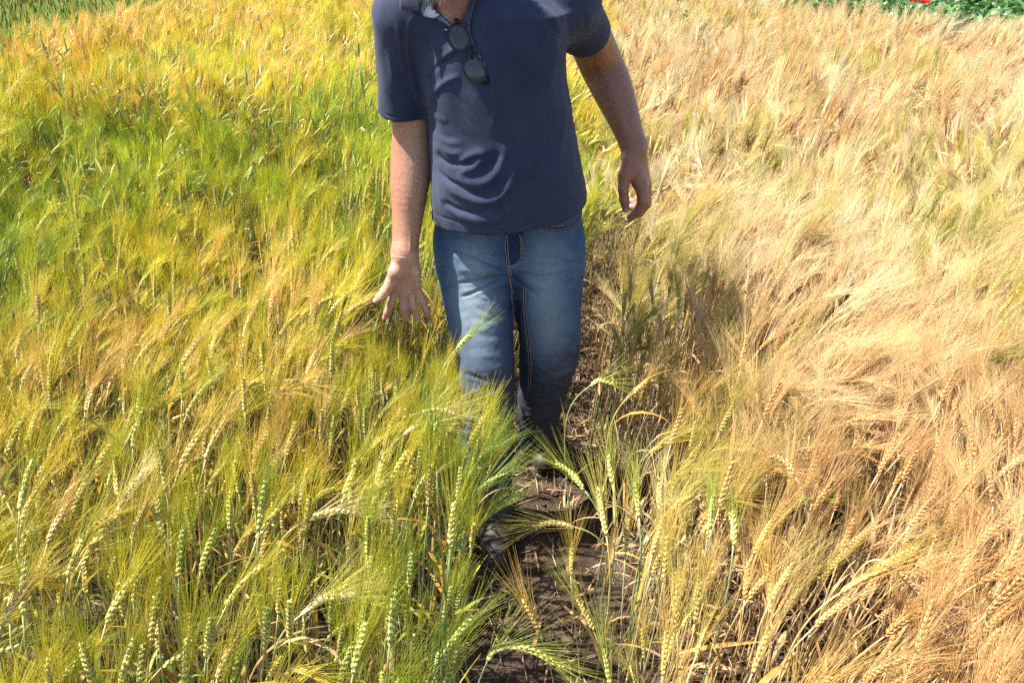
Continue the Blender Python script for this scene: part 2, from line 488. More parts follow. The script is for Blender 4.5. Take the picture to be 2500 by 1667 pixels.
def hand_left():
    """relaxed left hand seen from its thumb side, fingers curled"""
    q = []
    w = J(1549, 362, 1.80, 27)
    mcp = [J(1561, 447, 1.765, 22), J(1571, 450, 1.785, 21), J(1574, 450, 1.806, 19), J(1570, 446, 1.826, 17)]
    base = [J(1540, 388, 1.785, 22), J(1548, 385, 1.795, 23), J(1556, 385, 1.805, 22), J(1560, 387, 1.815, 20)]
    for b, m in zip(base, mcp): q.append(Cone(b[0], m[0], b[1]*0.92, m[1]*0.88, 0.012))
    q.append(Cone(w[0], base[1][0], w[1], base[1][1], 0.02))
    q.append(Cone(J(1534, 395, 1.775, 18)[0], J(1527, 425, 1.765, 19)[0], 0.019, 0.019, 0.014))
    fingers = [
        [J(1566, 452, 1.762, 17), J(1571, 492, 1.748, 14.5), J(1558, 517, 1.752, 12.2), J(1534, 535, 1.760, 9.5)],
        [J(1574, 455, 1.785, 17), J(1576, 497, 1.772, 14), J(1560, 520, 1.778, 11.5), J(1540, 528, 1.790, 9.5)],
        [J(1576, 455, 1.806, 15), J(1574, 492, 1.796, 13), J(1557, 508, 1.804, 11), J(1541, 505, 1.815, 9)],
        [J(1572, 450, 1.826, 13), J(1568, 482, 1.820, 11), J(1553, 494, 1.828, 9.5), J(1541, 490, 1.838, 8)]]
    for fg in fingers: q += chain(fg, 0.0035)
    thumb = [J(1525, 428, 1.765, 17), J(1521, 462, 1.752, 12.5), J(1524, 488, 1.750, 12.0), J(1528, 510, 1.752, 9.6)]
    q += chain(thumb, 0.005)
    return q, fingers + [thumb]

NECK = [J(1130, 5, 1.62, 58), J(1090, -95, 1.575, 52)]
HEAD_C = P(1046, -238, 1.50)
LOOK = unit(P(985, 700, 1.50) - HEAD_C + np.array((0.10, -0.75, 0.33)))       # towards the hand, mostly forward
HX = unit(np.cross(LOOK, (0, 0, 1))); HU = np.cross(HX, LOOK)                   # head's right... and up
HR = np.stack([HX, LOOK, HU], 1)
def H(x, y, z): return HEAD_C + HR @ np.array((x, y, z))
def build_body():
    q = []
    q += [Chain(ARM_R, 0.02, 0.0025), Chain(ARM_L, 0.02, 0.0025)]
    hr, fr = hand_right(); hl, fl = hand_left()
    q += hr + hl
    # elbow and forearm muscle, shoulder girdle and chest under the shirt
    q.append(Cone(P(1008, 20, 1.63), P(1150, 0, 1.66), 0.052, 0.055, 0.04))
    q.append(Cone(P(1370, 0, 1.69), P(1180, -5, 1.66), 0.052, 0.055, 0.04))
    q.append(Cone(P(1110, 90, 1.66), P(1290, 80, 1.68), 0.075, 0.08, 0.05))
    q.append(Cone(P(1108, 50, 1.60), P(1180, 40, 1.63), 0.052, 0.055, 0.04))
    q += [Cone(NECK[0][0], NECK[1][0], NECK[0][1], NECK[1][1], 0.03)]
    q += [Cone(NECK[1][0], H(0, -0.02, -0.03), NECK[1][1], 0.055, 0.03)]
    # head: skull, jaw, brow, nose, lips, ears
    q.append(Ell(H(0, -0.01, 0.03), (0.076, 0.096, 0.098), 0.02, HR))
    q.append(Cone(H(0, 0.045, -0.02), H(0, 0.055, -0.085), 0.052, 0.036, 0.03))
    q.append(Cone(H(-0.045, 0.0, -0.045), H(-0.012, 0.06, -0.092), 0.026, 0.022, 0.02))
    q.append(Cone(H(0.045, 0.0, -0.045), H(0.012, 0.06, -0.092), 0.026, 0.022, 0.02))
    q.append(Cone(H(-0.03, 0.080, 0.036), H(0.03, 0.080, 0.036), 0.012, 0.012, 0.015))
    q.append(Cone(H(0, 0.088, 0.026), H(0, 0.108, -0.018), 0.008, 0.0135, 0.010))
    q.append(Cone(H(-0.012, 0.096, -0.022), H(0.012, 0.096, -0.022), 0.009, 0.009, 0.006))
    q.append(Cone(H(-0.020, 0.084, -0.052), H(0.020, 0.084, -0.052), 0.007, 0.007, 0.005))
    q.append(Cone(H(-0.018, 0.083, -0.064), H(0.018, 0.083, -0.064), 0.008, 0.008, 0.005))
    for s in (-1, 1):
        q.append(Cone(H(s*0.038, 0.066, -0.008), H(s*0.045, 0.05, -0.03), 0.022, 0.02, 0.02))
        q.append(Ell(H(s*0.081, -0.012, 0.004), (0.010, 0.019, 0.033), 0.008, HR))
    def post(p, d):
        for s in (-1, 1):     # eye sockets
            e = d_ell(p, H(s*0.032, 0.094, 0.018), (0.017, 0.012, 0.011), HR)
            d = -smin(-d, e, 0.008)
        return d
    V, F = surface(field(q, post), (-0.45, 1.30, 0.72), (0.50, 2.0, 1.80), 0.0027)
    V = relax(V, F, 2, 0.5)
    # wrinkles at wrist and knuckles, tendons
    strokes = [([(958, 622), (985, 626), (1018, 622)], 2.5, -1.2), ([(958, 632), (990, 634)], 2, -0.7),
               ([(1003, 560), (1001, 618)], 3.0, 1.2), ([(1009, 575), (1006, 618)], 2, -0.9),
               ([(1000, 640), (1003, 660), (990, 690), (972, 702)], 3, -2.2), ([(958, 706), (972, 708), (985, 704)], 2.0, -1.2),
               ([(1026, 690), (1010, 694), (995, 702)], 2, -1.2), ([(1026, 678), (1008, 682)], 2, -0.9),
               ([(1517, 478), (1528, 479)], 1.6, -0.9), ([(1517, 483), (1529, 484)], 1.4, -0.9), ([(1517, 473), (1527, 473)], 1.3, -0.7),
               ([(1545, 300), (1556, 345)], 4, 1.0), ([(1450, 135), (1446, 160), (1462, 190)], 7, -2.5), ([(1560, 395), (1566, 440)], 3, 0.9), ([(1548, 400), (1556, 440)], 3, 0.9),
               ([(1530, 368), (1574, 372)], 2.0, -0.7), ([(1532, 352), (1572, 356)], 1.6, -0.5), ([(1540, 448), (1546, 462), (1540, 476)], 3.5, -2.0)]
    V = fold(V, F, strokes)
    N = normals(V, F)
    V = V + N * ((fbm(V[:, 0]*150, V[:, 1]*150, V[:, 2]*150, 5, 2) - 0.5) * 0.0005)[:, None]
    # skin tone varies over the body, with the left arm's shade painted in: sunburnt outer arms and neck, pale inner upper arm and palm, grey-pink nails
    px, py, d = project(V)
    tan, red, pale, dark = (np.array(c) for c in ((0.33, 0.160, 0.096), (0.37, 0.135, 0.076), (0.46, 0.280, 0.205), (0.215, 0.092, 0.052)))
    nz = fbm(V[:, 0]*40, V[:, 1]*40, V[:, 2]*40, 7, 3)
    C = np.tile(tan, (len(V), 1)) + (nz[:, None]-0.5)*np.array((0.05, 0.04, 0.03))
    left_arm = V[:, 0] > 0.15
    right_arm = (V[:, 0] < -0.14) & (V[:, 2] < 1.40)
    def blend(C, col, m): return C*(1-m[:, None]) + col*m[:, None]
    C = blend(C, dark, np.where(left_arm, np.clip(0.80 + 0.3*(nz-0.5), 0, 1), 0))  # whole left arm browned: its shade is put into the skin colour
    inner = np.clip((px - 975)/45, 0, 1) * np.clip((640-py)/300, 0.25, 1)
    C = blend(C, pale, np.where(right_arm, np.clip(inner*0.75 + np.clip((330-py)/40, 0, 1)*0.3, 0, 0.9), 0))
    C = blend(C, red, np.where(right_arm & (py > 330) & (py < 620), np.clip((985-px)/28, 0, 1)*0.6, 0))
    C = blend(C, np.array((0.46, 0.265, 0.20)), np.where((V[:, 0] < -0.14) & (py > 618), 0.75, 0))
    C = blend(C, red, np.where((V[:, 2] > 1.38) & ~left_arm & ~right_arm, 0.55, 0))
    def nails(C, fingers, right):
        for fg in fingers:
            tip, r = fg[-1]; prev = fg[-2][0]
            ax = unit(tip - prev); side = np.array((0, 1.0, 0.35)) if right else np.array((0, -1.0, 0.3))
            if right and fg is fingers[-1]: side = unit(np.array((-0.75, -0.4, 0.6)))
            side = unit(side - ax*(side @ ax))
            q_ = V - (tip + ax*r*0.15 + side*r*0.75)
            e = (q_ @ ax / 0.0075)**2 + (q_ @ np.cross(ax, side) / 0.0060)**2 + (q_ @ side / 0.006)**2
            C = blend(C, np.array((0.60, 0.42, 0.36)) if right else np.array((0.42, 0.28, 0.23)), np.clip(1.6-e*1.4, 0, 1)*0.9)  # left nails darker, painted shade like their arm
        return C
    C = nails(C, fr, True); C = nails(C, fl, False)
    return V, F, np.clip(C, 0.02, 0.9)

def skin_mat():
    m, nt, n, l, b = new_mat('skin')
    at = nd(nt, 'ShaderNodeAttribute', attribute_name='skin_tone_and_shade')
    tc = nd(nt, 'ShaderNodeTexCoord')
    n1 = nd(nt, 'ShaderNodeTexNoise', Scale=160.0, Detail=4.0); l.new(tc.outputs['Object'], n1.inputs['Vector'])
    n2 = nd(nt, 'ShaderNodeTexNoise', Scale=420.0, Detail=2.0); l.new(tc.outputs['Object'], n2.inputs['Vector'])
    n3 = nd(nt, 'ShaderNodeTexVoronoi', Scale=95.0); l.new(tc.outputs['Object'], n3.inputs['Vector'])
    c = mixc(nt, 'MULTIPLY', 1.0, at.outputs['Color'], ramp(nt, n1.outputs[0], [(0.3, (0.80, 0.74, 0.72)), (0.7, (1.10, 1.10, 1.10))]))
    c = mixc(nt, 'MULTIPLY', 0.25, c, ramp(nt, n3.outputs['Distance'], [(0.0, (0.55, 0.42, 0.36)), (0.22, (1, 1, 1))]))
    l.new(c, b.inputs['Base Color'])
    b.inputs['Roughness'].default_value = 0.48; b.inputs['Specular IOR Level'].default_value = 0.45
    b.inputs['Subsurface Weight'].default_value = 0.12; b.inputs['Subsurface Radius'].default_value = (0.012, 0.004, 0.002); b.inputs['Subsurface Scale'].default_value = 0.3
    bp = nd(nt, 'ShaderNodeBump', Strength=0.35, Distance=0.001); l.new(n2.outputs[0], bp.inputs['Height']); l.new(bp.outputs[0], b.inputs['Normal'])
    return m
M_SKIN = skin_mat()

# ------------------------------------------------------------------ polo shirt
TORSO = [ring(-75, 1105, 1250, 1.640, .030, .05, 12), ring(-40, 1060, 1310, 1.640, .068, .08, 12), ring(-5, 1020, 1350, 1.640, .094, .10, 12), ring(30, 985, 1385, 1.640, .112, .11, 12), ring(100, 1000, 1384, 1.645, .130, .12, 12), ring(200, 1030, 1388, 1.65, .138, .12, 11),
         ring(300, 1046, 1400, 1.66, .146, .12, 9), ring(400, 1053, 1420, 1.665, .155, .122, 7), ring(470, 1052, 1434, 1.67, .160, .127, 5), ring(540, 1054, 1440, 1.68, .158, .132, 4),
         ring(640, 1056, 1440, 1.68, .156, .132, 3)]
SLV_R = [J(985, 50, 1.645, 70), J(983, 130, 1.665, 64), J(987, 230, 1.685, 62), J(990, 312, 1.70, 63)]
SLV_L = [J(1392, -4, 1.69, 68), J(1412, 45, 1.75, 62), J(1440, 105, 1.83, 62), J(1455, 135, 1.86, 62)]
def hem_z(x, y): return 1.018 + 0.15 * x + 0.13 * (y - 1.69)
CUFF_R = (P(988, 276, 1.69), unit(P(993, 330, 1.695) - P(983, 130, 1.665) + np.array((0.0, 0.0, -0.02))))
CUFF_L = (P(1430, 87, 1.80), unit(P(1470, 170, 1.90) - P(1400, 20, 1.72)))
VNECK = [(1045, -60), (1056, -5), (1066, 22), (1112, 66), (1124, 60), (1140, 22), (1152, -10), (1160, -60)]
def in_poly(x, y, poly):
    r = np.zeros(x.shape, bool); n = len(poly)
    for i in range(n):
        x1, y1 = poly[i]; x2, y2 = poly[(i+1) % n]
        c = ((y1 > y) != (y2 > y)) & (x < (x2-x1)*(y-y1)/(y2-y1+1e-9)+x1)
        r ^= c
    return r
def build_shirt():
    q = [Loft(TORSO, 0.03)]
    q += [Chain(SLV_R, 0.028, 0.002), Chain(SLV_L, 0.028, 0.002)]
    q.append(Cone(P(1000, 25, 1.645), P(1075, -25, 1.64), 0.058, 0.050, 0.04))
    q.append(Cone(P(1385, -5, 1.69), P(1195, -40, 1.67), 0.058, 0.052, 0.05))
    q.append(Cone(P(1060, 20, 1.66), P(1330, 10, 1.70), 0.09, 0.09, 0.05))
    def post(p, d):
        cut = hem_z(p[:, 0], p[:, 1]) - p[:, 2]
        d0 = d
        d = np.maximum(d, cut)
        hol = np.maximum(d0 + 0.0065, p[:, 2] - hem_z(p[:, 0], p[:, 1]) - 0.035)
        d = np.maximum(d, -hol)
        for (c, n), ch in ((CUFF_R, SLV_R), (CUFF_L, SLV_L)):
            q_ = p - c.astype(np.float32)
            s = q_ @ n.astype(np.float32)
            near = np.sqrt((q_ * q_).sum(1)) < 0.16
            dcone = np.full(len(p), 1.0, np.float32)
            for (a, ra), (b, rb) in zip(ch[:-1], ch[1:]): dcone = np.minimum(dcone, d_cone(p, a, b, ra, rb))
            sl = dcone < 0.004
            d = np.where(near & sl & (s > 0) , np.maximum(d, s), d)
            d = np.where(near & sl, np.maximum(d, -np.maximum(dcone + 0.0065, -(s + 0.03))), d)
            d = np.where(near & ~sl & (s > 0.0) & (np.abs(d) < 0.02) & (dcone < 0.03) & (dcone < d + 0.012), np.maximum(d, np.minimum(s, 0.02)), d)
        return d
    V, F = surface(field(q, post), (-0.42, 1.40, 0.93), (0.42, 2.02, 1.62), 0.0031)
    V = relax(V, F, 2, 0.5)
    # open neck: sink the cloth behind the skin there
    px, py, dd = project(V)
    N = normals(V, F)
    m = in_poly(px, py, VNECK) & (N[:, 1] < 0.5)
    keep = ~m[F].any(1)
    F = F[keep]
    o = lambda *a: list(a)
    S = [
        ([(1003, 40), (994, 110), (1000, 175), (1020, 235), (1043, 262)], 8, 4.5),
        ([(969, 60), (978, 120), (992, 185)], 5, 2.5), ([(985, 60), (990, 140), (1006, 215)], 6, -3.5),
        ([(948, 120), (960, 190), (985, 235)], 8, 2.0),
        ([(1046, 262), (1062, 225), (1090, 200), (1125, 185)], 8, 4.0), ([(1052, 215), (1064, 168), (1133, 126)], 7, -4.0),
        ([(1055, 190), (1080, 145), (1130, 108)], 9, 3.0),
        ([(1048, 270), (1066, 285), (1094, 300)], 8, 2.5),
        ([(1050, 285), (1070, 325), (1110, 345)], 9, -2.5), ([(1056, 320), (1085, 345), (1130, 352)], 8, 2.5),
        ([(1057, 372), (1092, 398), (1133, 402)], 6, -5.0),
        ([(1060, 350), (1095, 372), (1130, 376)], 9, 4.0),
        ([(1120, 397), (1150, 380), (1174, 374), (1182, 384)], 10, 5.0), ([(1182, 384), (1160, 408), (1120, 424)], 10, 4.5), ([(1125, 405), (1160, 394)], 6, -3.0),
        ([(1114, 430), (1148, 447), (1187, 445), (1216, 420), (1229, 390), (1236, 350)], 11, 5.0),
        ([(1180, 415), (1205, 398), (1216, 370)], 9, -4.0),
        ([(1060, 405), (1090, 436), (1118, 452), (1156, 470), (1200, 476)], 6, -6.0),
        ([(1075, 440), (1118, 474), (1175, 494), (1216, 486), (1245, 455), (1255, 410)], 10, 5.5),
        ([(1078, 488), (1110, 508), (1156, 520), (1200, 512)], 6, -5.5),
        ([(1085, 505), (1137, 533), (1194, 538), (1236, 522), (1262, 490)], 10, 4.5),
        ([(1062, 460), (1085, 500)], 6, 3.0),
        ([(1196, 188), (1206, 225), (1212, 255), (1204, 312)], 5, 3.2), ([(1214, 190), (1226, 240), (1222, 320)], 8, -2.2),
        ([(1320, 280), (1316, 340), (1306, 405)], 9, 2.6), ([(1345, 290), (1338, 360), (1330, 430)], 9, -2.2), ([(1382, 240), (1374, 310), (1364, 400)], 8, 2.6),
        ([(1290, 240), (1283, 320), (1270, 400)], 12, 1.8), ([(1395, 340), (1402, 400), (1405, 450)], 7, 2.6),
        ([(1352, 82), (1335, 110), (1300, 120)], 8, -2.4), ([(1360, 100), (1352, 160), (1340, 220)], 9, 2.8), ([(1300, 20), (1335, 50), (1356, 85)], 8, -3.0), ([(1318, 12), (1352, 44), (1366, 84)], 7, 3.0),
        ([(1390, 20), (1396, 60), (1400, 105)], 9, 2.0), ([(1420, 25), (1430, 60), (1428, 90)], 9, -1.6),
    ]
    # hem and cuff stitch lines
    S += [([(1059, 516), (1082, 531), (1156, 553), (1232, 562), (1309, 542), (1386, 503), (1434, 462)], 2.4, -2.2),
          ([(927, 262), (946, 282), (984, 287), (1018, 283), (1037, 267), (1045, 254)], 2.4, -2.2), ([(1367, 82), (1398, 103), (1440, 76), (1459, 38)], 2.4, -2.2)]
    V = fold(V, F, S)
    N = normals(V, F)
    V = V + N * ((fbm(V[:, 0]*14, V[:, 1]*14, V[:, 2]*9, 41, 2) - 0.5) * 0.008 + (fbm(V[:, 0]*30+V[:, 2]*22, V[:, 1]*30, V[:, 2]*14, 43, 3) - 0.5) * 0.0045)[:, None]
    return V, F
def cloth_mat(name, c0, c1, c2, weave=1400.0, rough=0.85, dust=(0.22, 0.20, 0.19), dust_amt=0.06):
    m, nt, n, l, b = new_mat(name)
    tc = nd(nt, 'ShaderNodeTexCoord')
    n1 = nd(nt, 'ShaderNodeTexNoise', Scale=7.0, Detail=5.0, Roughness=0.6); l.new(tc.outputs['Object'], n1.inputs['Vector'])
    n2 = nd(nt, 'ShaderNodeTexVoronoi', Scale=weave*0.35); l.new(tc.outputs['Object'], n2.inputs['Vector'])
    n3 = nd(nt, 'ShaderNodeTexNoise', Scale=420.0, Detail=3.0, Roughness=0.7); l.new(tc.outputs['Object'], n3.inputs['Vector'])
    n4 = nd(nt, 'ShaderNodeTexNoise', Scale=2.6, Detail=6.0, Roughness=0.7); l.new(tc.outputs['Object'], n4.inputs['Vector'])
    c = ramp(nt, n1.outputs[0], [(0.3, c0), (0.52, c1), (0.75, c2)])
    c = mixc(nt, 'MULTIPLY', 0.8, c, ramp(nt, n3.outputs[0], [(0.25, (0.62, 0.62, 0.64)), (0.75, (1.3, 1.3, 1.28))]))
    c = mixc(nt, 'MIX', ramp(nt, n4.outputs[0], [(0.5, (0, 0, 0)), (0.72, (dust_amt,)*3)]), c, (*dust, 1))
    v9 = nd(nt, 'ShaderNodeTexVoronoi', Scale=17.0); l.new(tc.outputs['Object'], v9.inputs['Vector'])      # specks of chaff
    c = mixc(nt, 'MIX', ramp(nt, v9.outputs['Distance'], [(0.014, (0.45,)*3), (0.022, (0, 0, 0))]), c, (0.45, 0.42, 0.38, 1))
    l.new(c, b.inputs['Base Color']); b.inputs['Roughness'].default_value = rough; b.inputs['Specular IOR Level'].default_value = 0.2
    b.inputs['Sheen Weight'].default_value = 0.06; b.inputs['Sheen Roughness'].default_value = 0.5
    bp = nd(nt, 'ShaderNodeBump', Strength=0.5, Distance=0.0012); l.new(n3.outputs[0], bp.inputs['Height'])
    b2 = nd(nt, 'ShaderNodeBump', Strength=0.3, Distance=0.0008); l.new(n2.outputs['Distance'], b2.inputs['Height']); l.new(bp.outputs[0], b2.inputs['Normal'])
    l.new(b2.outputs[0], b.inputs['Normal'])
    return m
M_SHIRT = cloth_mat('navy_pique', (0.018, 0.024, 0.050), (0.023, 0.031, 0.062), (0.031, 0.040, 0.074))
M_TRIM = cloth_mat('grey_blue_trim', (0.10, 0.125, 0.18), (0.14, 0.165, 0.23), (0.19, 0.22, 0.29))
M_COLLAR = cloth_mat('faded_navy_rib', (0.034, 0.038, 0.066), (0.043, 0.048, 0.080), (0.055, 0.060, 0.094))

# ------------------------------------------------------------------ jeans
LEG_R = [J(1152, 590, 1.705, 90), J(1160, 680, 1.685, 85), J(1170, 760, 1.645, 79), J(1184, 880, 1.585, 70), J(1188, 960, 1.565, 65), J(1186, 1080, 1.55, 63), J(1184, 1180, 1.54, 62), J(1184, 1260, 1.53, 64)]
LEG_L = [J(1333, 590, 1.705, 88), J(1336, 680, 1.69, 83), J(1338, 760, 1.68, 77), J(1343, 845, 1.675, 72), J(1334, 905, 1.72, 64), J(1322, 965, 1.78, 56), J(1315, 1020, 1.835, 49), J(1316, 1068, 1.885, 50)]
PELVIS = [ring(440, 1066, 1424, 1.69, .118, .12, 0), ring(540, 1063, 1420, 1.70, .120, .13, 0), ring(610, 1064, 1423, 1.70, .118, .14, 0), ring(660, 1072, 1424, 1.70, .105, .135, 0), ring(695, 1110, 1385, 1.70, .080, .11, 0), ring(722, 1190, 1305, 1.70, .030, .06, 0)]
def build_jeans():
    q = [Loft(PELVIS, 0.03, 2.2), Chain(LEG_R, 0.025, 0.003), Chain(LEG_L, 0.025, 0.003)]
    ca, cb = LEG_R[-1], LEG_L[-1]
    V, F = surface(field(q), (-0.30, 1.38, 0.02), (0.32, 2.06, 1.12), 0.0033)
    V = relax(V, F, 2, 0.5)
    S = [
        ([(1240, 668), (1174, 642), (1098, 615)], 3.6, -8.0), ([(1230, 655), (1170, 628), (1105, 600)], 8, 3.5),
        ([(1240, 672), (1174, 684), (1118, 691)], 3.6, -7.0), ([(1225, 662), (1170, 664), (1115, 655)], 8, 3.0),
        ([(1238, 675), (1185, 702), (1125, 726)], 3.6, -7.0), ([(1220, 690), (1170, 712), (1120, 708)], 8, 2.5),
        ([(1243, 670), (1274, 693), (1312, 722)], 3.8, -10.0), ([(1262, 668), (1295, 688), (1335, 705)], 8, 3.0),
        ([(1290, 612), (1350, 618), (1415, 600)], 6, 3.0), ([(1285, 632), (1350, 640), (1418, 622)], 6, 3.2), ([(1300, 652), (1360, 660), (1420, 648)], 6, 3.2), ([(1310, 676), (1360, 682), (1412, 672)], 6, 1.5),
        ([(1095, 575), (1130, 590), (1170, 588)], 7, -2.0), ([(1265, 700), (1258, 760), (1262, 830)], 9, -5.0),
        ([(1240, 700), (1246, 760), (1250, 830)], 7, -3.0),
        ([(1290, 934), (1330, 944), (1366, 936), (1390, 915)], 4, -5.0), ([(1290, 922), (1340, 930), (1392, 900)], 5, 4.0), ([(1285, 952), (1330, 962), (1372, 950)], 4, -4.0), ([(1285, 970), (1330, 980), (1368, 968)], 5, 4.0), ([(1285, 990), (1330, 996), (1366, 985)], 4, -4.5), ([(1275, 1010), (1315, 1018), (1355, 1008)], 5, 4),
        ([(1402, 800), (1408, 838), (1400, 872)], 9, 6.0), ([(1396, 812), (1402, 850)], 4, -5.0), ([(1380, 860), (1402, 880), (1396, 900)], 5, -3.0),
        ([(1270, 870), (1276, 905), (1268, 950)], 5, 4.0), ([(1262, 890), (1280, 930), (1262, 965)], 4, -4.0),
        ([(1130, 800), (1190, 822), (1240, 812)], 8, -1.5), ([(1140, 770), (1190, 785), (1235, 770)], 8, -1.5), ([(1130, 910), (1190, 930), (1240, 915)], 6, -4.0), ([(1130, 950), (1190, 965), (1240, 955)], 8, 4.0), ([(1125, 1000), (1180, 1010), (1238, 990)], 6, -3.5), ([(1125, 1050), (1180, 1070), (1238, 1050)], 8, 4.0), ([(1130, 1100), (1185, 1120), (1240, 1095)], 6, -4.0), ([(1130, 1150), (1185, 1170), (1240, 1150)], 8, 4.0),
        ([(1235, 578), (1238, 640), (1243, 670)], 2.5, 1.8), ([(1252, 585), (1254, 640)], 6, 1.2),
    ]
    rs = np.random.default_rng(4)
    for k in range(46):        # small wrinkles round hips, crotch and knees
        cx, cy, sx = [(1150, 600, 40), (1340, 600, 40), (1240, 690, 30), (1340, 900, 35), (1190, 900, 35), (1185, 1060, 35)][k % 6]
        x0, y0 = rs.normal(cx, sx), rs.normal(cy, 35); L = rs.uniform(18, 55); a_ = rs.normal(0.0, 0.45)
        S.append(([(x0-L*math.cos(a_), y0-L*math.sin(a_)), (x0, y0+rs.normal(0, 5)), (x0+L*math.cos(a_), y0+L*math.sin(a_))], rs.uniform(3, 6), rs.normal(0, 2.2)))
    V = fold(V, F, S)
    N = normals(V, F)
    V = V + N * ((fbm(V[:, 0]*13, V[:, 1]*13, V[:, 2]*13, 51, 2) - 0.5) * 0.007 + (fbm(V[:, 0]*50, V[:, 1]*50, V[:, 2]*50, 53, 2) - 0.5) * 0.002)[:, None]
    return V, F
def denim_mat():
    m, nt, n, l, b = new_mat('denim')
    tc = nd(nt, 'ShaderNodeTexCoord'); at = nd(nt, 'ShaderNodeAttribute', attribute_name='wear_and_light')
    n1 = nd(nt, 'ShaderNodeTexNoise', Scale=11.0, Detail=6.0, Roughness=0.65); l.new(tc.outputs['Object'], n1.inputs['Vector'])
    mp = nd(nt, 'ShaderNodeMapping'); mp.inputs['Scale'].default_value = (900, 900, 160); l.new(tc.outputs['Object'], mp.inputs['Vector'])
    n3 = nd(nt, 'ShaderNodeTexNoise', Scale=1.0, Detail=2.0); l.new(mp.outputs[0], n3.inputs['Vector'])
    n5 = nd(nt, 'ShaderNodeTexNoise', Scale=300.0, Detail=3.0, Roughness=0.7); l.new(tc.outputs['Object'], n5.inputs['Vector'])
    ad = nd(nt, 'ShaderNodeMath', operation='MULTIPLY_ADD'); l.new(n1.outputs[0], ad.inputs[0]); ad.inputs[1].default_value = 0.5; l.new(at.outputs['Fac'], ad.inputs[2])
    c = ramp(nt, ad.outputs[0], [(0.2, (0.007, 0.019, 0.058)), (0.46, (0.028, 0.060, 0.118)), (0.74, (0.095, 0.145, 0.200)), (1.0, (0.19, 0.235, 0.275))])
    c = mixc(nt, 'MULTIPLY', 0.5, c, ramp(nt, n3.outputs[0], [(0.3, (0.7, 0.72, 0.76)), (0.7, (1.25, 1.22, 1.18))]))
    c = mixc(nt, 'MULTIPLY', 0.45, c, ramp(nt, n5.outputs[0], [(0.3, (0.65, 0.67, 0.72)), (0.7, (1.3, 1.27, 1.22))]))
    n4 = nd(nt, 'ShaderNodeTexNoise', Scale=4.0, Detail=5.0); l.new(tc.outputs['Object'], n4.inputs['Vector'])
    sep = nd(nt, 'ShaderNodeSeparateXYZ'); l.new(tc.outputs['Object'], sep.inputs[0])
    dz = nd(nt, 'ShaderNodeMapRange'); l.new(sep.outputs['Z'], dz.inputs[0]); dz.inputs[1].default_value = 0.85; dz.inputs[2].default_value = 0.5; dz.inputs[3].default_value = 0.0; dz.inputs[4].default_value = 0.5
    mu = nd(nt, 'ShaderNodeMath', operation='MULTIPLY'); l.new(dz.outputs[0], mu.inputs[0]); l.new(n4.outputs[0], mu.inputs[1])
    c = mixc(nt, 'MIX', mu.outputs[0], c, (0.16, 0.14, 0.125, 1))      # field dust on the lower legs
    l.new(c, b.inputs['Base Color']); b.inputs['Roughness'].default_value = 0.85; b.inputs['Specular IOR Level'].default_value = 0.2
    bp = nd(nt, 'ShaderNodeBump', Strength=0.5, Distance=0.0012); l.new(n5.outputs[0], bp.inputs['Height']); l.new(bp.outputs[0], b.inputs['Normal'])
    return m
M_DENIM = denim_mat()
M_STITCH = solid_mat('stitch_thread', (0.42, 0.29, 0.18), 0.8, 0.3, 200)
M_BOOT = solid_mat('boot_leather', (0.030, 0.024, 0.020), 0.55, 0.4, 25, 0.3, 150)
M_SOLE = solid_mat('boot_sole', (0.02, 0.019, 0.018), 0.9, 0.3, 40)
M_HAIRW = solid_mat('grey_hair', (0.52, 0.49, 0.44), 0.5, 0.2, 60, transl=0.2)
M_ARMHAIR = solid_mat('arm_hair', (0.20, 0.12, 0.07), 0.5, 0.2, 60)
M_GOLD, _nt, _n, _l, _b = new_mat('gold_ring'); _b.inputs['Base Color'].default_value = (0.8, 0.58, 0.25, 1); _b.inputs['Metallic'].default_value = 1.0; _b.inputs['Roughness'].default_value = 0.22
M_FRAME, _nt, _n, _l, _b = new_mat('black_acetate'); _b.inputs['Base Color'].default_value = (0.006, 0.0055, 0.005, 1); _b.inputs['Roughness'].default_value = 0.32; _b.inputs['Specular IOR Level'].default_value = 0.3
M_METAL, _nt, _n, _l, _b = new_mat('hinge_metal'); _b.inputs['Base Color'].default_value = (0.7, 0.7, 0.7, 1); _b.inputs['Metallic'].default_value = 1.0; _b.inputs['Roughness'].default_value = 0.25
M_EYE = solid_mat('eye', (0.6, 0.58, 0.55), 0.2, 0.1)

def vcol(me, name, C):
    a = me.attributes.new(name, 'FLOAT_COLOR', 'POINT')
    a.data.foreach_set('color', np.concatenate([C, np.ones((len(C), 1))], 1).astype(np.float32).ravel())
def vfloat(me, name, f):
    a = me.attributes.new(name, 'FLOAT', 'POINT'); a.data.foreach_set('value', np.asarray(f, np.float32))
def quad_grid(nu, nv):
    return [(j*nu+i, j*nu+i+1, (j+1)*nu+i+1, (j+1)*nu+i) for j in range(nv-1) for i in range(nu-1)]

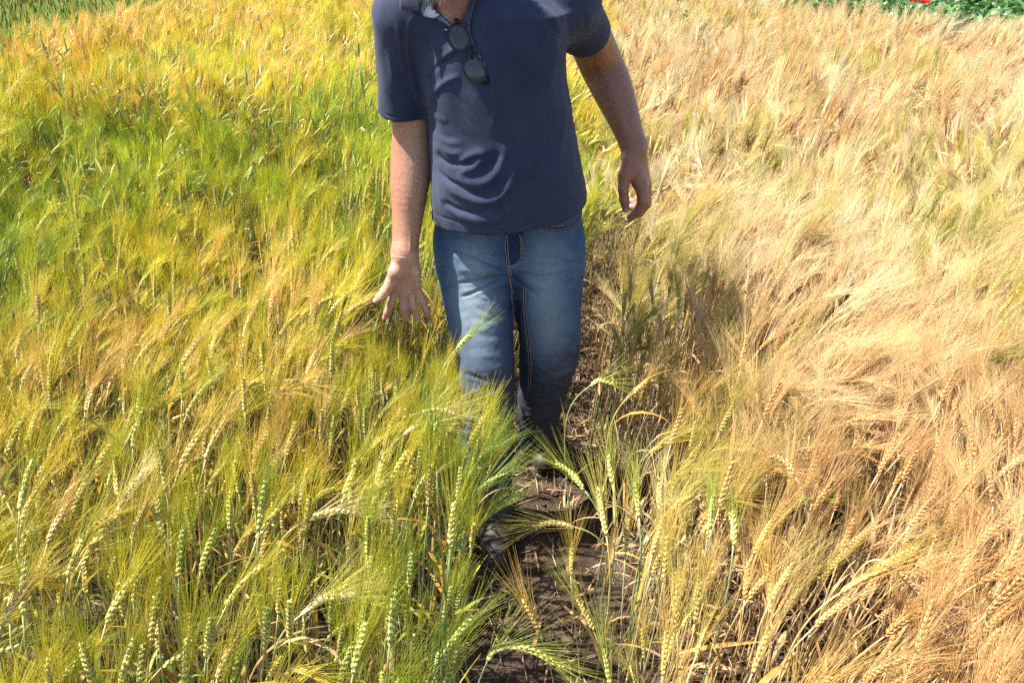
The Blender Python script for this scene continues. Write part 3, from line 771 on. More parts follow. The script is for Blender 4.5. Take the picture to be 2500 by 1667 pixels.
BODY_XY = {}
def build_man():
    man = link('person', None)
    man.location = (0, 0, 0)
    man['label'] = 'person in navy polo shirt and blue jeans reaching one open hand into the barley'
    man['category'] = 'person'
    V, F, C = build_body()
    me = mesh_np('body', V, F, [M_SKIN]); vcol(me, 'skin_tone_and_shade', C)
    body = link('body', me, man)
    bt_body = BVHTree.FromPolygons(V.tolist(), F.tolist())
    SV, SF = build_shirt()
    shirt = link('polo_shirt', mesh_np('polo_shirt', SV, SF, [M_SHIRT]), man)
    bt_shirt = BVHTree.FromPolygons(SV.tolist(), SF.tolist())
    JV, JF = build_jeans()
    me = mesh_np('jeans', JV, JF, [M_DENIM])
    px, py, d = project(JV)
    w = 0.20 + 0.46*np.exp(-((px-1150)/55)**2 - ((py-690)/120)**2) + 0.44*np.exp(-((px-1335)/58)**2 - ((py-690)/130)**2) + 0.28*np.exp(-((px-1345)/50)**2 - ((py-830)/60)**2) + 0.30*np.exp(-((px-1170)/50)**2-((py-800)/70)**2)  # worn fade, with sunlight on the thigh also lifted into the colour
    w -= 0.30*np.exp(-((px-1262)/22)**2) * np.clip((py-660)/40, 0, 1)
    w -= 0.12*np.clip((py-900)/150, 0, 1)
    vfloat(me, 'wear_and_light', w)
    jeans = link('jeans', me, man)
    bt_jeans = BVHTree.FromPolygons(JV.tolist(), JF.tolist())
    eye = Vector((0, 0, CAM_H))
    def hit(bt, x, y, off=0.0):
        t = P(x, y, 1.6); dr = (Vector(t) - eye).normalized()
        loc, n, i, dist = bt.ray_cast(eye, dr)
        if loc is None: return None
        if n.dot(dr) > 0: n = -n
        return np.array(loc + n*off), np.array(n)
    def line_on(bt, line, off, n=40):
        out = []
        for x, y in smooth_line(line, n):
            h = hit(bt, x, y, off)
            if h is not None: out.append(h[0])
        return np.array(out)
    # seams of the jeans: rows of short thread stitches
    def stitches(name, lines, parent, bt, step=0.0050, r=0.0009):
        mb = MB()
        for ln in lines:
            pts = line_on(bt, ln, 0.0034, 160)
            if len(pts) < 3: continue
            s = np.concatenate(([0], np.cumsum(np.linalg.norm(np.diff(pts, axis=0), axis=1))))
            for a in np.arange(0, s[-1]-step, step):
                q_ = np.stack([np.interp((a, a+step*0.35, a+step*0.72), s, pts[:, i]) for i in range(3)], 1)
                mb.add(*tube(q_, (r*0.7, r*1.15, r*0.7), 4))
        o = link(name, mb.mesh(name, [M_STITCH]), parent); o['kind'] = 'stuff'
        return o
    def seam(name, ln, parent, bt, r, mat, off=0.0):
        pts = line_on(bt, ln, off, 80)
        V_, F_ = tube(pts, r, 6)
        return link(name, mesh_np(name, V_, F_, [mat]), parent)
    def offs(ln, dx, dy): return [(x+dx, y+dy) for x, y in ln]
    fly = [(1234, 572), (1236, 620), (1240, 655), (1243, 672)]
    flyj = [(1269, 572), (1272, 600), (1271, 626), (1262, 642), (1242, 652)]
    ins_r = [(1244, 676), (1250, 705), (1249, 725), (1250, 760), (1253, 800)]
    ins_l = [(1277, 698), (1280, 740), (1285, 790), (1290, 840), (1294, 890), (1291, 950)]
    pk_r = [(1330, 546), (1352, 552), (1380, 549), (1402, 541), (1416, 530)]
    pk_l = [(1060, 531), (1072, 544), (1090, 551), (1104, 554)]
    stitches('thread_seam', [fly, flyj, offs(flyj, 5, 2), offs(fly, 4, 0), ins_r, ins_l, offs(ins_l, 5, 0), pk_r, offs(pk_r, 0, 7), pk_l, offs(pk_l, 1, 7)], jeans, bt_jeans)
    seam('fly_seam', fly, jeans, bt_jeans, 0.0024, M_DENIM); seam('fly_seam', offs(flyj, 2.5, 1), jeans, bt_jeans, 0.0022, M_DENIM)
    seam('inseam', offs(ins_l, 2.5, 0), jeans, bt_jeans, 0.0030, M_DENIM); seam('inseam', ins_r, jeans, bt_jeans, 0.0026, M_DENIM)
    for pk in (pk_r, pk_l):
        seam('pocket_welt', offs(pk, 0, 3), jeans, bt_jeans, 0.0032, M_DENIM, -0.001)
    # collar, placket and trim: cloth patches that lie on the shirt
    def patch(name, left, right, bt, mat, off, thick, parent, nu=9, nv=26, lift=None):
        Ls, Rs = smooth_line(left, nv), smooth_line(right, nv)
        def res(L):
            s = np.linspace(0, len(L)-1, nv); return np.stack([np.interp(s, np.arange(len(L)), L[:, i]) for i in (0, 1)], 1)
        Ls, Rs = res(Ls), res(Rs)
        G = np.zeros((nv, nu, 3)); NN = np.zeros((nv, nu, 3)); last = None
        for j in range(nv):
            for i in range(nu):
                t = i/(nu-1); x, y = Ls[j]*(1-t)+Rs[j]*t
                h = hit(bt, x, y, 0.0)
                if h is None: h = last if last is not None else (P(x, y, 1.56), np.array((0, -1.0, 0)))
                o_ = off + (lift(t, j/(nv-1)) if lift else 0)
                # keep the pixel, move towards the camera
                loc = h[0]; dr = unit(np.array(eye) - loc); G[j, i] = loc + dr*o_; NN[j, i] = dr; last = h
        # smooth depth a little
        for _ in range(3):
            G[1:-1] = (G[:-2] + 2*G[1:-1] + G[2:])/4
        A = G.reshape(-1, 3); B_ = (G - NN*thick).reshape(-1, 3)
        n_ = nu*nv; F_ = [f[::-1] for f in quad_grid(nu, nv)] + [tuple(i+n_ for i in f) for f in quad_grid(nu, nv)]
        bd = [i for i in range(nu)] + [j*nu+nu-1 for j in range(1, nv)] + [(nv-1)*nu+i for i in range(nu-2, -1, -1)] + [j*nu for j in range(nv-2, 0, -1)]
        for a, b2 in zip(bd, bd[1:]+bd[:1]): F_.append((a, b2, b2+n_, a+n_))
        return link(name, mesh_np(name, np.concatenate([A, B_]), F_, [mat]), parent)
    patch('collar', [(974, -24), (975, 10), (975, 26)], [(1052, -40), (1030, 0), (1026, 29)], bt_shirt, M_COLLAR, 0.013, 0.003, shirt, lift=lambda t, s: 0.006*(1-s))
    patch('collar_lining', [(1024, -30), (1026, 5), (1031, 36), (1042, 44), (1060, 46)], [(1058, -45), (1058, -4), (1066, 16), (1074, 28), (1082, 34)], bt_shirt, M_TRIM, 0.012, 0.002, shirt)
    patch('placket_lining', [(1046, 43), (1066, 47), (1090, 60), (1108, 74)], [(1066, 22), (1080, 32), (1098, 50), (1113, 68)], bt_shirt, M_TRIM, 0.004, 0.002, shirt)
    patch('placket', [(1147, -40), (1140, 10), (1126, 50), (1120, 74), (1124, 100)], [(1172, -40), (1160, 10), (1150, 50), (1148, 80), (1160, 112)], bt_shirt, M_COLLAR, 0.005, 0.003, shirt)
    for bx, by in ((1137, 60),):
        h = hit(bt_shirt, bx, by, 0.0075)
        if h:
            n_ = h[1]; u = unit(np.cross(n_, (0, 0, 1.0))); v = np.cross(u, n_)
            prof = [(0, 0.0018), (0.004, 0.0018), (0.0052, 0.0012), (0.0052, -0.003)]
            mb = MB(); ns = 16
            Vb = [h[0] + n_*z + r*(math.cos(a)*u + math.sin(a)*v) for r, z in prof for a in np.linspace(0, 2*math.pi, ns, endpoint=False)]
            Fb = [(k*ns+i, k*ns+(i+1) % ns, (k+1)*ns+(i+1) % ns, (k+1)*ns+i) for k in range(len(prof)-1) for i in range(ns)]
            mb.add(Vb, Fb); link('button', mb.mesh('button', [M_SHIRT]), shirt)
    fl = lambda pts, dx: [(x+dx, y) for x, y in pts]
    patch('fly_flap', [(1235, 566), (1236, 600), (1238, 630), (1242, 656)], [(1276, 566), (1278, 600), (1276, 630), (1246, 656)], bt_jeans, M_DENIM, 0.0034, 0.004, jeans)
    patch('pocket_facing', [(1326, 546), (1352, 553), (1380, 550), (1402, 542), (1417, 530)], [(1328, 558), (1354, 564), (1382, 561), (1405, 552), (1418, 541)], bt_jeans, M_DENIM, 0.0036, 0.004, jeans)
    patch('pocket_facing', [(1061, 529), (1072, 541), (1090, 548), (1106, 551)], [(1062, 541), (1074, 553), (1092, 559), (1106, 562)], bt_jeans, M_DENIM, 0.0036, 0.004, jeans)
    # boots
    def boot(toe, heel, ankle, shaft):
        toe, heel, ankle, shaft = (np.asarray(v, float) for v in (toe, heel, ankle, shaft))
        ax = unit(toe - heel); mid = heel*0.4 + toe*0.6
        q = [Cone(heel + (0, 0, .045), ankle, 0.040, 0.046, 0.03), Cone(ankle, shaft, 0.046, 0.050, 0.03), Cone(heel + (0, 0, .04), mid + (0, 0, .042), 0.040, 0.043, 0.03),
             Cone(mid + (0, 0, .042), toe - ax*0.035 + (0, 0, .032), 0.044, 0.034, 0.03), Cone(ankle, mid + (0, 0, .055), 0.042, 0.034, 0.03)]
        g0 = min(toe[2], heel[2])
        def base(p): return heel[2] + ((p[:, :2]-heel[:2]) @ ax[:2])/(np.linalg.norm((toe-heel)[:2])+1e-6)*(toe[2]-heel[2])
        def up(p, d): return np.maximum(d, base(p) + 0.022 - p[:, 2])
        def so(p, d): return np.maximum(np.maximum(d - 0.004, p[:, 2] - base(p) - 0.0215), base(p) - p[:, 2])
        lo = np.minimum.reduce([toe, heel, ankle, shaft]) - 0.08; hi = np.maximum.reduce([toe, heel, ankle, shaft]) + 0.08
        V1, F1 = surface(field(q, up), lo, hi, 0.004); V2, F2 = surface(field(q, so), lo, hi, 0.004)
        b_ = link('boot', mesh_np('boot', relax(V1, F1, 2), F1, [M_BOOT]), man)
        link('sole', mesh_np('sole', relax(V2, F2, 1), F2, [M_SOLE]), b_)
        tg = ax; sd = unit(np.cross(tg, (0, 0, 1.0)))
        top, _ = (mid + ankle)/2, 0
        mb = MB()
        bt = BVHTree.FromPolygons(V1.tolist(), F1.tolist())
        for k in range(4):
            c = ankle*(1-k/4) + (mid+(0, 0, .05))*(k/4)
            pts = []
            for s in np.linspace(-0.028, 0.028, 9):
                o_ = Vector(c + sd*s + np.array((0, 0, 0.12)) + ax*0.08); dr = (Vector(c + sd*s*0.9) - o_).normalized()
                h_ = bt.ray_cast(o_, dr)
                if h_[0] is not None: pts.append(np.array(h_[0] + h_[1]*0.002))
            if len(pts) > 3: mb.add(*tube(pts, 0.0022, 5))
        if mb.n: link('lace', mb.mesh('lace', [M_SOLE]), b_)
    boot((-0.045, 1.330, 0.0), (-0.060, 1.600, 0.0), LEG_R[-1][0] + (0, 0.02, 0.02), LEG_R[-2][0])
    la = LEG_L[-1][0]
    boot((la[0]+0.012, 1.745, 0.0), (la[0]+0.002, 2.005, 0.045), la + (0, 0.03, 0.0), LEG_L[-2][0])
    # ring on the ring finger
    a, b2 = J(1003, 716, 1.595, 11), J(1010, 748, 1.58, 10.2)
    c = a[0]*0.55 + b2[0]*0.45; ax = unit(b2[0]-a[0]); u = unit(np.cross(ax, (1, 0, 0.2))); v = np.cross(ax, u)
    rr = (a[1]+b2[1])/2 + 0.0004
    pts = [c + rr*(math.cos(t)*u + math.sin(t)*v) for t in np.linspace(0, 2*math.pi, 33)]
    V_, F_ = tube(pts, 0.0016, 6, False); link('ring', mesh_np('ring', V_, F_, [M_GOLD]), man)
    # beard, moustache and cropped hair: short strands rooted on the skin
    rng = np.random.default_rng(5)
    loc = (V - HEAD_C) @ HR
    Nn = normals(V, F); Nl = Nn @ HR
    r2 = np.linalg.norm(loc, axis=1)
    beard = (r2 < 0.16) & (loc[:, 2] < -0.035 - 0.25*np.clip(0.05-np.abs(loc[:, 0]), 0, 1)) & (loc[:, 1] > -0.02) & (loc[:, 2] > -0.14) & (Nl[:, 2] < 0.75)
    beard |= (np.abs(loc[:, 0]) > 0.055) & (loc[:, 2] < 0.0) & (loc[:, 2] > -0.14) & (loc[:, 1] > 0.0) & (r2 < 0.15)
    scalp = (r2 < 0.16) & ((loc[:, 2] > 0.075) | ((loc[:, 1] < 0.01) & (loc[:, 2] > -0.05))) & (loc[:, 1] < 0.085) & (np.abs(loc[:, 0]) < 0.085)
    for name, mask, cnt, ln, down in (('beard', beard, 5200, 0.026, 0.55), ('hair', scalp, 4500, 0.022, 0.35)):
        idx = np.flatnonzero(mask)
        if not len(idx): continue
        idx = rng.choice(idx, cnt)
        root = V[idx] + rng.normal(0, 0.0012, (cnt, 3)); dr = unit(Nn[idx] + rng.normal(0, 0.28, (cnt, 3)) + np.array((0, 0, -down)))
        L = ln * rng.uniform(0.6, 1.25, cnt)[:, None]
        sd = unit(np.cross(dr, rng.normal(0, 1, (cnt, 3)))) * 0.00045
        mid = root + dr*L*0.5; tip = root + dr*L + np.array((0, 0, -0.30))*L*0.5
        Vh = np.stack([root-sd, root+sd, mid-sd*0.8, mid+sd*0.8, tip], 1).reshape(-1, 3)
        b5 = np.arange(cnt)[:, None]*5
        Fh = [tuple(f) for f in (b5 + np.array((0, 1, 3, 2)))] + [tuple(f) for f in (b5 + np.array((2, 3, 4)))]
        o_ = link(name, mesh_np(name, Vh, Fh, [M_HAIRW]), man); o_['kind'] = 'stuff'
    # fine hair on the forearms
    rng = np.random.default_rng(8)
    px, py, d = project(V)
    fa = ((V[:, 0] < -0.14) & (py > 330) & (py < 600)) | ((V[:, 0] > 0.17) & (py > 110) & (py < 400))
    idx = rng.choice(np.flatnonzero(fa), 2600); cnt = len(idx)
    alongd = np.where((V[idx, 0] < 0)[:, None], unit(ARM_R[-1][0]-ARM_R[2][0]), unit(ARM_L[-1][0]-ARM_L[2][0]))
    dr = unit(Nn[idx]*0.45 + alongd*0.8 + rng.normal(0, 0.25, (cnt, 3)))
    L = rng.uniform(0.006, 0.013, cnt)[:, None]; sd = unit(np.cross(dr, rng.normal(0, 1, (cnt, 3))))*0.00012
    root = V[idx]; Vh = np.stack([root-sd, root+sd, root+dr*L], 1).reshape(-1, 3)
    o_ = link('arm_hair', mesh_np('arm_hair', Vh, np.arange(cnt*3).reshape(-1, 3), [M_ARMHAIR]), man); o_['kind'] = 'stuff'
    # eyes
    for s in (-1, 1):
        c = H(s*0.032, 0.072, 0.018); ns = 14
        Vb = [c + 0.0125*np.array((math.cos(a)*math.sin(t), math.sin(a)*math.sin(t), math.cos(t))) for t in np.linspace(0.05, math.pi-0.05, 9) for a in np.linspace(0, 2*math.pi, ns, endpoint=False)]
        Fb = [(k*ns+i, k*ns+(i+1) % ns, (k+1)*ns+(i+1) % ns, (k+1)*ns+i) for k in range(8) for i in range(ns)]
        link('eye', mesh_np('eye', np.array(Vb), Fb, [M_EYE]), man)
    return man, hit, bt_shirt, bt_body
MAN, HIT, BT_SHIRT, BT_BODY = build_man()

# ------------------------------------------------------------------ sunglasses hooked on the open collar
def build_glasses():
    c1, c2 = HIT(BT_SHIRT, 1130, 96, 0.014)[0], HIT(BT_SHIRT, 1162, 163, 0.012)[0]
    ax = unit(c2 - c1); mid = (c1+c2)/2
    nrm = np.array((-0.05, -1.0, 0.45)); nrm = unit(nrm - ax*(nrm @ ax)); sd = np.cross(nrm, ax)      # sd: across the frame (towards the brow)
    if sd[0] < 0: sd = -sd
    root = link('sunglasses', None, label='black framed sunglasses hanging from the open collar of the navy polo shirt', category='sunglasses')
    root.location = mid
    def W(a, s, n): return ax*a + sd*s + nrm*n
    def lens_loop(sgn, grow=0.0, n=36):
        out = []
        for t in np.linspace(0, 2*math.pi, n, endpoint=False):
            c, s = math.cos(t), math.sin(t)
            a = (0.0235+grow)*math.copysign(abs(c)**0.8, c); b = (0.0190+grow)*math.copysign(abs(s)**0.8, s)
            a *= 1 + 0.10*(b/0.02)
            out.append(W(sgn*0.0345 + a, b, -0.004*(abs(a+sgn*0.0345)/0.06)**2))
        return np.array(out)
    glass, nt, n, l, b = new_mat('tinted_lens')
    b.inputs['Base Color'].default_value = (0.085, 0.088, 0.085, 1); b.inputs['Roughness'].default_value = 0.08; b.inputs['Specular IOR Level'].default_value = 0.7
    tr = nd(nt, 'ShaderNodeBsdfTransparent'); tr.inputs[0].default_value = (0.62, 0.64, 0.64, 1)
    mx = nd(nt, 'ShaderNodeMixShader', Fac=0.55); l.new(b.outputs[0], mx.inputs[1]); l.new(tr.outputs[0], mx.inputs[2]); l.new(mx.outputs[0], n['Material Output'].inputs['Surface'])
    mb = MB()
    for sgn in (-1, 1):
        o_, i_ = lens_loop(sgn, 0.0046), lens_loop(sgn, -0.0004)
        n_ = len(o_); f_ = nrm*0.0022
        Vv = np.concatenate([o_+f_, i_+f_, i_-f_, o_-f_])
        Fv = [(k*n_+i, k*n_+(i+1) % n_, ((k+1) % 4)*n_+(i+1) % n_, ((k+1) % 4)*n_+i) for k in range(4) for i in range(n_)]
        mb.add(Vv, Fv)
        lv = lens_loop(sgn, 0.0008); cn = W(sgn*0.0345, 0, 0.0012)
        Lv = np.concatenate([lv, [cn]]); Lf = [(i, (i+1) % len(lv), len(lv)) for i in range(len(lv))]
        link('lens', mesh_np('lens', Lv, Lf, [glass]), root)
    link('frame', mb.mesh('frame', [M_FRAME], False), root)
    V_, F_ = tube([W(-0.013, 0.006, 0), W(-0.006, 0.0095, 0.002), W(0.006, 0.0095, 0.002), W(0.013, 0.006, 0)], (0.0032, 0.0026, 0.0026, 0.0032), 8)
    link('bridge', mesh_np('bridge', V_, F_, [M_FRAME]), root)
    for sgn in (-1, 1):
        e = W(sgn*0.058, 0.012, -0.003)
        V_, F_ = tube([e + W(0, 0.003, 0), W(sgn*0.064, 0.011, -0.004), W(sgn*0.067, 0.010, -0.010)], (0.005, 0.0055, 0.0045), 8)
        link('hinge', mesh_np('hinge', V_, F_, [M_FRAME]), root)
        # folded temple behind the front
        s0, s1 = W(sgn*0.066, 0.009, -0.011), W(-sgn*0.050, 0.012 - (0.02 if sgn > 0 else 0.0), -0.014 - (0.003 if sgn > 0 else 0))
        V_, F_ = tube([s0, s0*0.7+s1*0.3, s0*0.3+s1*0.7, s1, s1 + W(-sgn*0.012, -0.012, 0)], (0.0026, 0.0024, 0.0026, 0.003, 0.0034), 8, True, 0.6)
        link('temple', mesh_np('temple', V_, F_, [M_FRAME]), root)
        V_, F_ = tube([W(sgn*0.012, 0.0212, 0.0006), W(sgn*0.034, 0.0236, 0.0002), W(sgn*0.054, 0.0190, -0.002)], 0.0008, 6)
        link('brow_line', mesh_np('brow_line', V_, F_, [M_METAL]), root)
build_glasses()
# ------------------------------------------------------------------ barley
def bent_path(L, phi, wob, rng, n):
    """curve in the xz plane whose angle from the vertical follows phi(s), s in 0..1"""
    s = np.linspace(0, 1, n); a = phi(s)
    ds = L/(n-1)
    x = np.concatenate(([0], np.cumsum(np.sin((a[1:]+a[:-1])/2)*ds))); z = np.concatenate(([0], np.cumsum(np.cos((a[1:]+a[:-1])/2)*ds)))
    y = wob * np.sin(s*rng.uniform(2, 5) + rng.uniform(0, 6)) * s
    return np.stack([x, y, z], 1)
def kernel(c, ax, u, L, w, th):
    v = np.cross(ax, u)
    V = [c]
    for f, r in ((0.28, 0.95), (0.62, 0.85)):
        for a in (0, math.pi/2, math.pi, 3*math.pi/2):
            V.append(c + ax*L*f + r*(math.cos(a)*u*w + math.sin(a)*v*th))
    V.append(c + ax*L)
    F = [(0, 1+(j+1) % 4, 1+j) for j in range(4)] + [(1+j, 1+(j+1) % 4, 5+(j+1) % 4, 5+j) for j in range(4)] + [(5+j, 5+(j+1) % 4, 9) for j in range(4)]
    return V, F
def ear_parts(path, rng, awn_len, nodes=17, spread=0.22, awn_r=0.00042, kern=1.0):
    """ear of overlapping grains along path, and one long awn from each grain"""
    e, w = MB(), MB()
    n = len(path); s = np.linspace(0, 1, n)
    T = unit(np.gradient(path, axis=0)); roll = rng.uniform(0, math.pi)
    ref = np.array((0.0, 1.0, 0.0))
    for i in range(nodes):
        f = (i+0.2)/nodes
        p = np.array([np.interp(f, s, path[:, k]) for k in range(3)]); t = unit(np.array([np.interp(f, s, T[:, k]) for k in range(3)]))
        U = unit(np.cross(t, ref if abs(t[1]) < 0.9 else (1.0, 0, 0))); W = np.cross(t, U)
        side = roll + math.pi*(i % 2)
        size = kern*(0.72 + 0.5*math.sin(math.pi*min(1, 0.18+f*0.86)))
        for dj, k in ((-0.95, 0.85), (0.0, 1.0), (0.95, 0.85)):
            a = side + dj
            rad = math.cos(a)*U + math.sin(a)*W; tan_ = -math.sin(a)*U + math.cos(a)*W
            ax = unit(t + rad*rng.uniform(0.20, 0.34))
            L = 0.0108*size*k*rng.uniform(0.93, 1.07)
            c = p + rad*0.0016
            V, F = kernel(c, ax, tan_, L, 0.0028*size*k, 0.0023*size*k)
            e.add(V, F)
            # awn
            if dj and rng.random() < 0.35: continue
            al = awn_len*rng.uniform(0.72, 1.1)*(1.0 - 0.25*f)
            d0 = unit(t + rad*spread*rng.uniform(0.35, 1.2) + tan_*rng.normal(0, 0.06)); d1 = unit(d0 + rad*rng.uniform(-0.05, 0.22) + rng.normal(0, 0.05, 3))
            b = c + ax*L*0.9
            V, F = tube([b, b + d0*al*0.5, b + d0*al*0.5 + d1*al*0.5], (awn_r, awn_r*0.75, awn_r*0.22), 3, False)
            w.add(V, F)
    V, F = tube(path, 0.0024, 4); e.add(V, F)
    return e, w
def leaf_blade(p, az, L, wd, rng, up=0.6, droop=2.2, twist=0.0, n=8):
    s = np.linspace(0, 1, n)
    a = up + droop*s**1.4
    r = np.concatenate(([0], np.cumsum(np.sin((a[1:]+a[:-1])/2)*L/(n-1)))); z = np.concatenate(([0], np.cumsum(np.cos((a[1:]+a[:-1])/2)*L/(n-1))))
    az_ = az + rng.normal(0, 0.25)*s
    pts = p + np.stack([r*np.cos(az_), r*np.sin(az_), z], 1)
    tw = twist*s
    lat = np.stack([-np.sin(az_), np.cos(az_), np.zeros(n)], 1); nrm = np.stack([-np.cos(a)*np.cos(az_), -np.cos(a)*np.sin(az_), np.sin(a)], 1)
    side = np.cos(tw)[:, None]*lat + np.sin(tw)[:, None]*nrm
    wdt = wd*np.sin(np.pi*np.clip(0.18+0.82*s, 0, 1))**0.7*(1-s**6) + 0.0003
    return ribbon(pts, wdt, side, 0.25)
def plant_parts(stem, ear, rng, awn_len, nleaf, spread=0.22, leaf_len=0.14, stem_r=0.0019, nodes=17, kern=1.0):
    st = MB()
    n = len(stem); f = np.linspace(0, 1, n)
    rr = stem_r*(1.12-0.42*f)
    st.add(*tube(stem, rr, 5))
    for h in (0.28, 0.55):          # nodes of the straw
        i = max(1, min(n-2, int(h*n)))
        st.add(*tube([stem[i] - (stem[i]-stem[i-1])*0.12, stem[i], stem[i] + (stem[i+1]-stem[i])*0.12], (rr[i], rr[i]*1.5, rr[i]), 5))
    e, w = ear_parts(ear, rng, awn_len, nodes, spread, kern=kern)
    leaves = []
    for k in range(nleaf):
        i = int(rng.uniform(0.18, 0.86)*n); m = MB()
        m.add(*leaf_blade(stem[i], rng.uniform(0, 6.28), leaf_len*rng.uniform(0.6, 1.35), 0.0034*rng.uniform(0.6, 1.3), rng, *((rng.uniform(0.05, 0.4), rng.uniform(0.2, 0.9)) if rng.random() < 0.5 else (rng.uniform(0.15, 0.9), rng.uniform(0.6, 2.6))), rng.normal(0, 1.0)))
        leaves.append(m)
    return st, e, w, leaves
POSTURES = []
def make_variant(kind, rng, ripe):
    H = rng.uniform(0.66, 0.80)
    lo, hi = {'upright': (0.02, 0.35), 'nodding': (0.55, 1.15), 'drooping': (1.6, 2.4)}[kind]
    b0, b1 = rng.uniform(-0.03, 0.06), rng.uniform(0.04, 0.20)
    pe = rng.uniform(lo, hi)
    ps = b1 + (pe-b1)*0.55
    stem = bent_path(H, lambda s: b0 + (b1-b0)*s**1.5 + (ps-b1)*np.clip((s-0.86)/0.14, 0, 1)**1.6, rng.uniform(0, 0.012), rng, 17)
    eL = rng.uniform(0.062, 0.085)*(1.08 if ripe else 1.0)
    ear = stem[-1] + bent_path(eL, lambda s: ps + (pe-ps)*s, 0.0, rng, 8)
    return plant_parts(stem, ear, rng, rng.uniform(0.115, 0.165)*(1.15 if ripe else 0.9), int(rng.integers(2, 5)), rng.uniform(0.12, 0.30))
def merged(name, parts):
    st, e, w, leaves = parts
    V, F, mi, n = [], [], [], 0
    for mb, k in [(st, 0), (e, 1), (w, 2)] + [(m, 3) for m in leaves]:
        V += mb.V; F += [tuple(i+n for i in f) for f in mb.F]; mi += [k]*len(mb.F); n += mb.n
    return mesh_np(name, np.concatenate(V), F, [M_STEM, M_EAR, M_AWN, M_LEAF], True, mi)
KINDS = ['upright']*9 + ['nodding']*7 + ['drooping']*4
def make_variants(ripe, seed):
    rng = np.random.default_rng(seed)
    out = []
    for k in KINDS:
        pt = make_variant(k, rng, ripe)
        out.append(dict(kind=k, stem=pt[0].mesh('stem', [M_STEM]), ear=pt[1].mesh('ear', [M_EAR]), awns=pt[2].mesh('awns', [M_AWN]), leaves=[m.mesh('leaf', [M_LEAF]) for m in pt[3]], all=merged('barley_stalk', pt)))
    return out
VAR_G, VAR_R = make_variants(False, 11), make_variants(True, 12)
def make_clumps(ripe, seed, count=18, per=5):
    """distant plants: small clumps of simplified stalks"""
    rng = np.random.default_rng(seed); out = []
    for c in range(count):
        V, F, mi, sh, n = [], [], [], [], 0
        def put(v, f, k, col):
            nonlocal n
            V.append(np.asarray(v)); F.extend([tuple(i+n for i in q) for q in f]); mi.extend([k]*len(f)); sh.append(np.tile(col, (len(v), 1))); n += len(v)
        for j in range(per):
            kind = KINDS[rng.integers(0, 20)] if c >= 3 else 'upright'
            H = rng.uniform(0.66, 0.80); lo, hi = {'upright': (0.02, 0.4), 'nodding': (0.55, 1.2), 'drooping': (1.6, 2.3)}[kind]
            b1 = rng.uniform(0.04, 0.24); pe = rng.uniform(lo, hi); ps = b1 + (pe-b1)*0.55
            stem = bent_path(H, lambda s: b1*s**1.5 + (ps-b1)*np.clip((s-0.86)/0.14, 0, 1)**1.6, 0.008, rng, 9)
            ear = stem[-1] + bent_path(rng.uniform(0.062, 0.085), lambda s: ps + (pe-ps)*s, 0.0, rng, 6)
            az = rng.normal(0, 0.45); R = np.array(((math.cos(az), -math.sin(az), 0), (math.sin(az), math.cos(az), 0), (0, 0, 1)))
            o = np.array((*rng.normal(0, 0.035, 2), 0.0))
            stem, ear = stem @ R.T + o, ear @ R.T + o
            col = rng.uniform(0.78, 1.18)*np.array((1, rng.uniform(0.93, 1.07), rng.uniform(0.85, 1.1)))
            put(*tube(stem[2:], 0.0017, 3, False), 0, col)
            put(*tube(ear, np.array((.003, .0052, .0056, .0054, .0045, .002)), 5, False), 1, col)
            t = unit(ear[-1]-ear[0]); U = unit(np.cross(t, (0, 1.0, 0.1))); W = np.cross(t, U)
            al = rng.uniform(0.115, 0.165)*(1.15 if ripe else 1.0); spr = rng.uniform(0.12, 0.26)
            for q in range(26):
                a = rng.uniform(0, 6.28); f = rng.uniform(0.05, 0.95); rad = math.cos(a)*U + math.sin(a)*W
                b = ear[0] + (ear[-1]-ear[0])*f + rad*0.004; d = unit(t + rad*spr*rng.uniform(0.3, 1.2))
                put(*tube([b, b + d*al*rng.uniform(0.7, 1.05)*(1-0.25*f)], (0.00055, 0.00018), 3, False), 2, col)
            if j % 2 == 0:
                put(*leaf_blade(stem[5], rng.uniform(0, 6.28), rng.uniform(0.1, 0.2), 0.0042, rng, rng.uniform(0.15, 0.9), rng.uniform(0.6, 2.4), rng.normal(0, 1.2), 5), 3, col)
        me = mesh_np('barley_clump', np.concatenate(V), F, M_CL, True, mi); vcol(me, 'own_shade', np.concatenate(sh)); out.append(me)
    return out

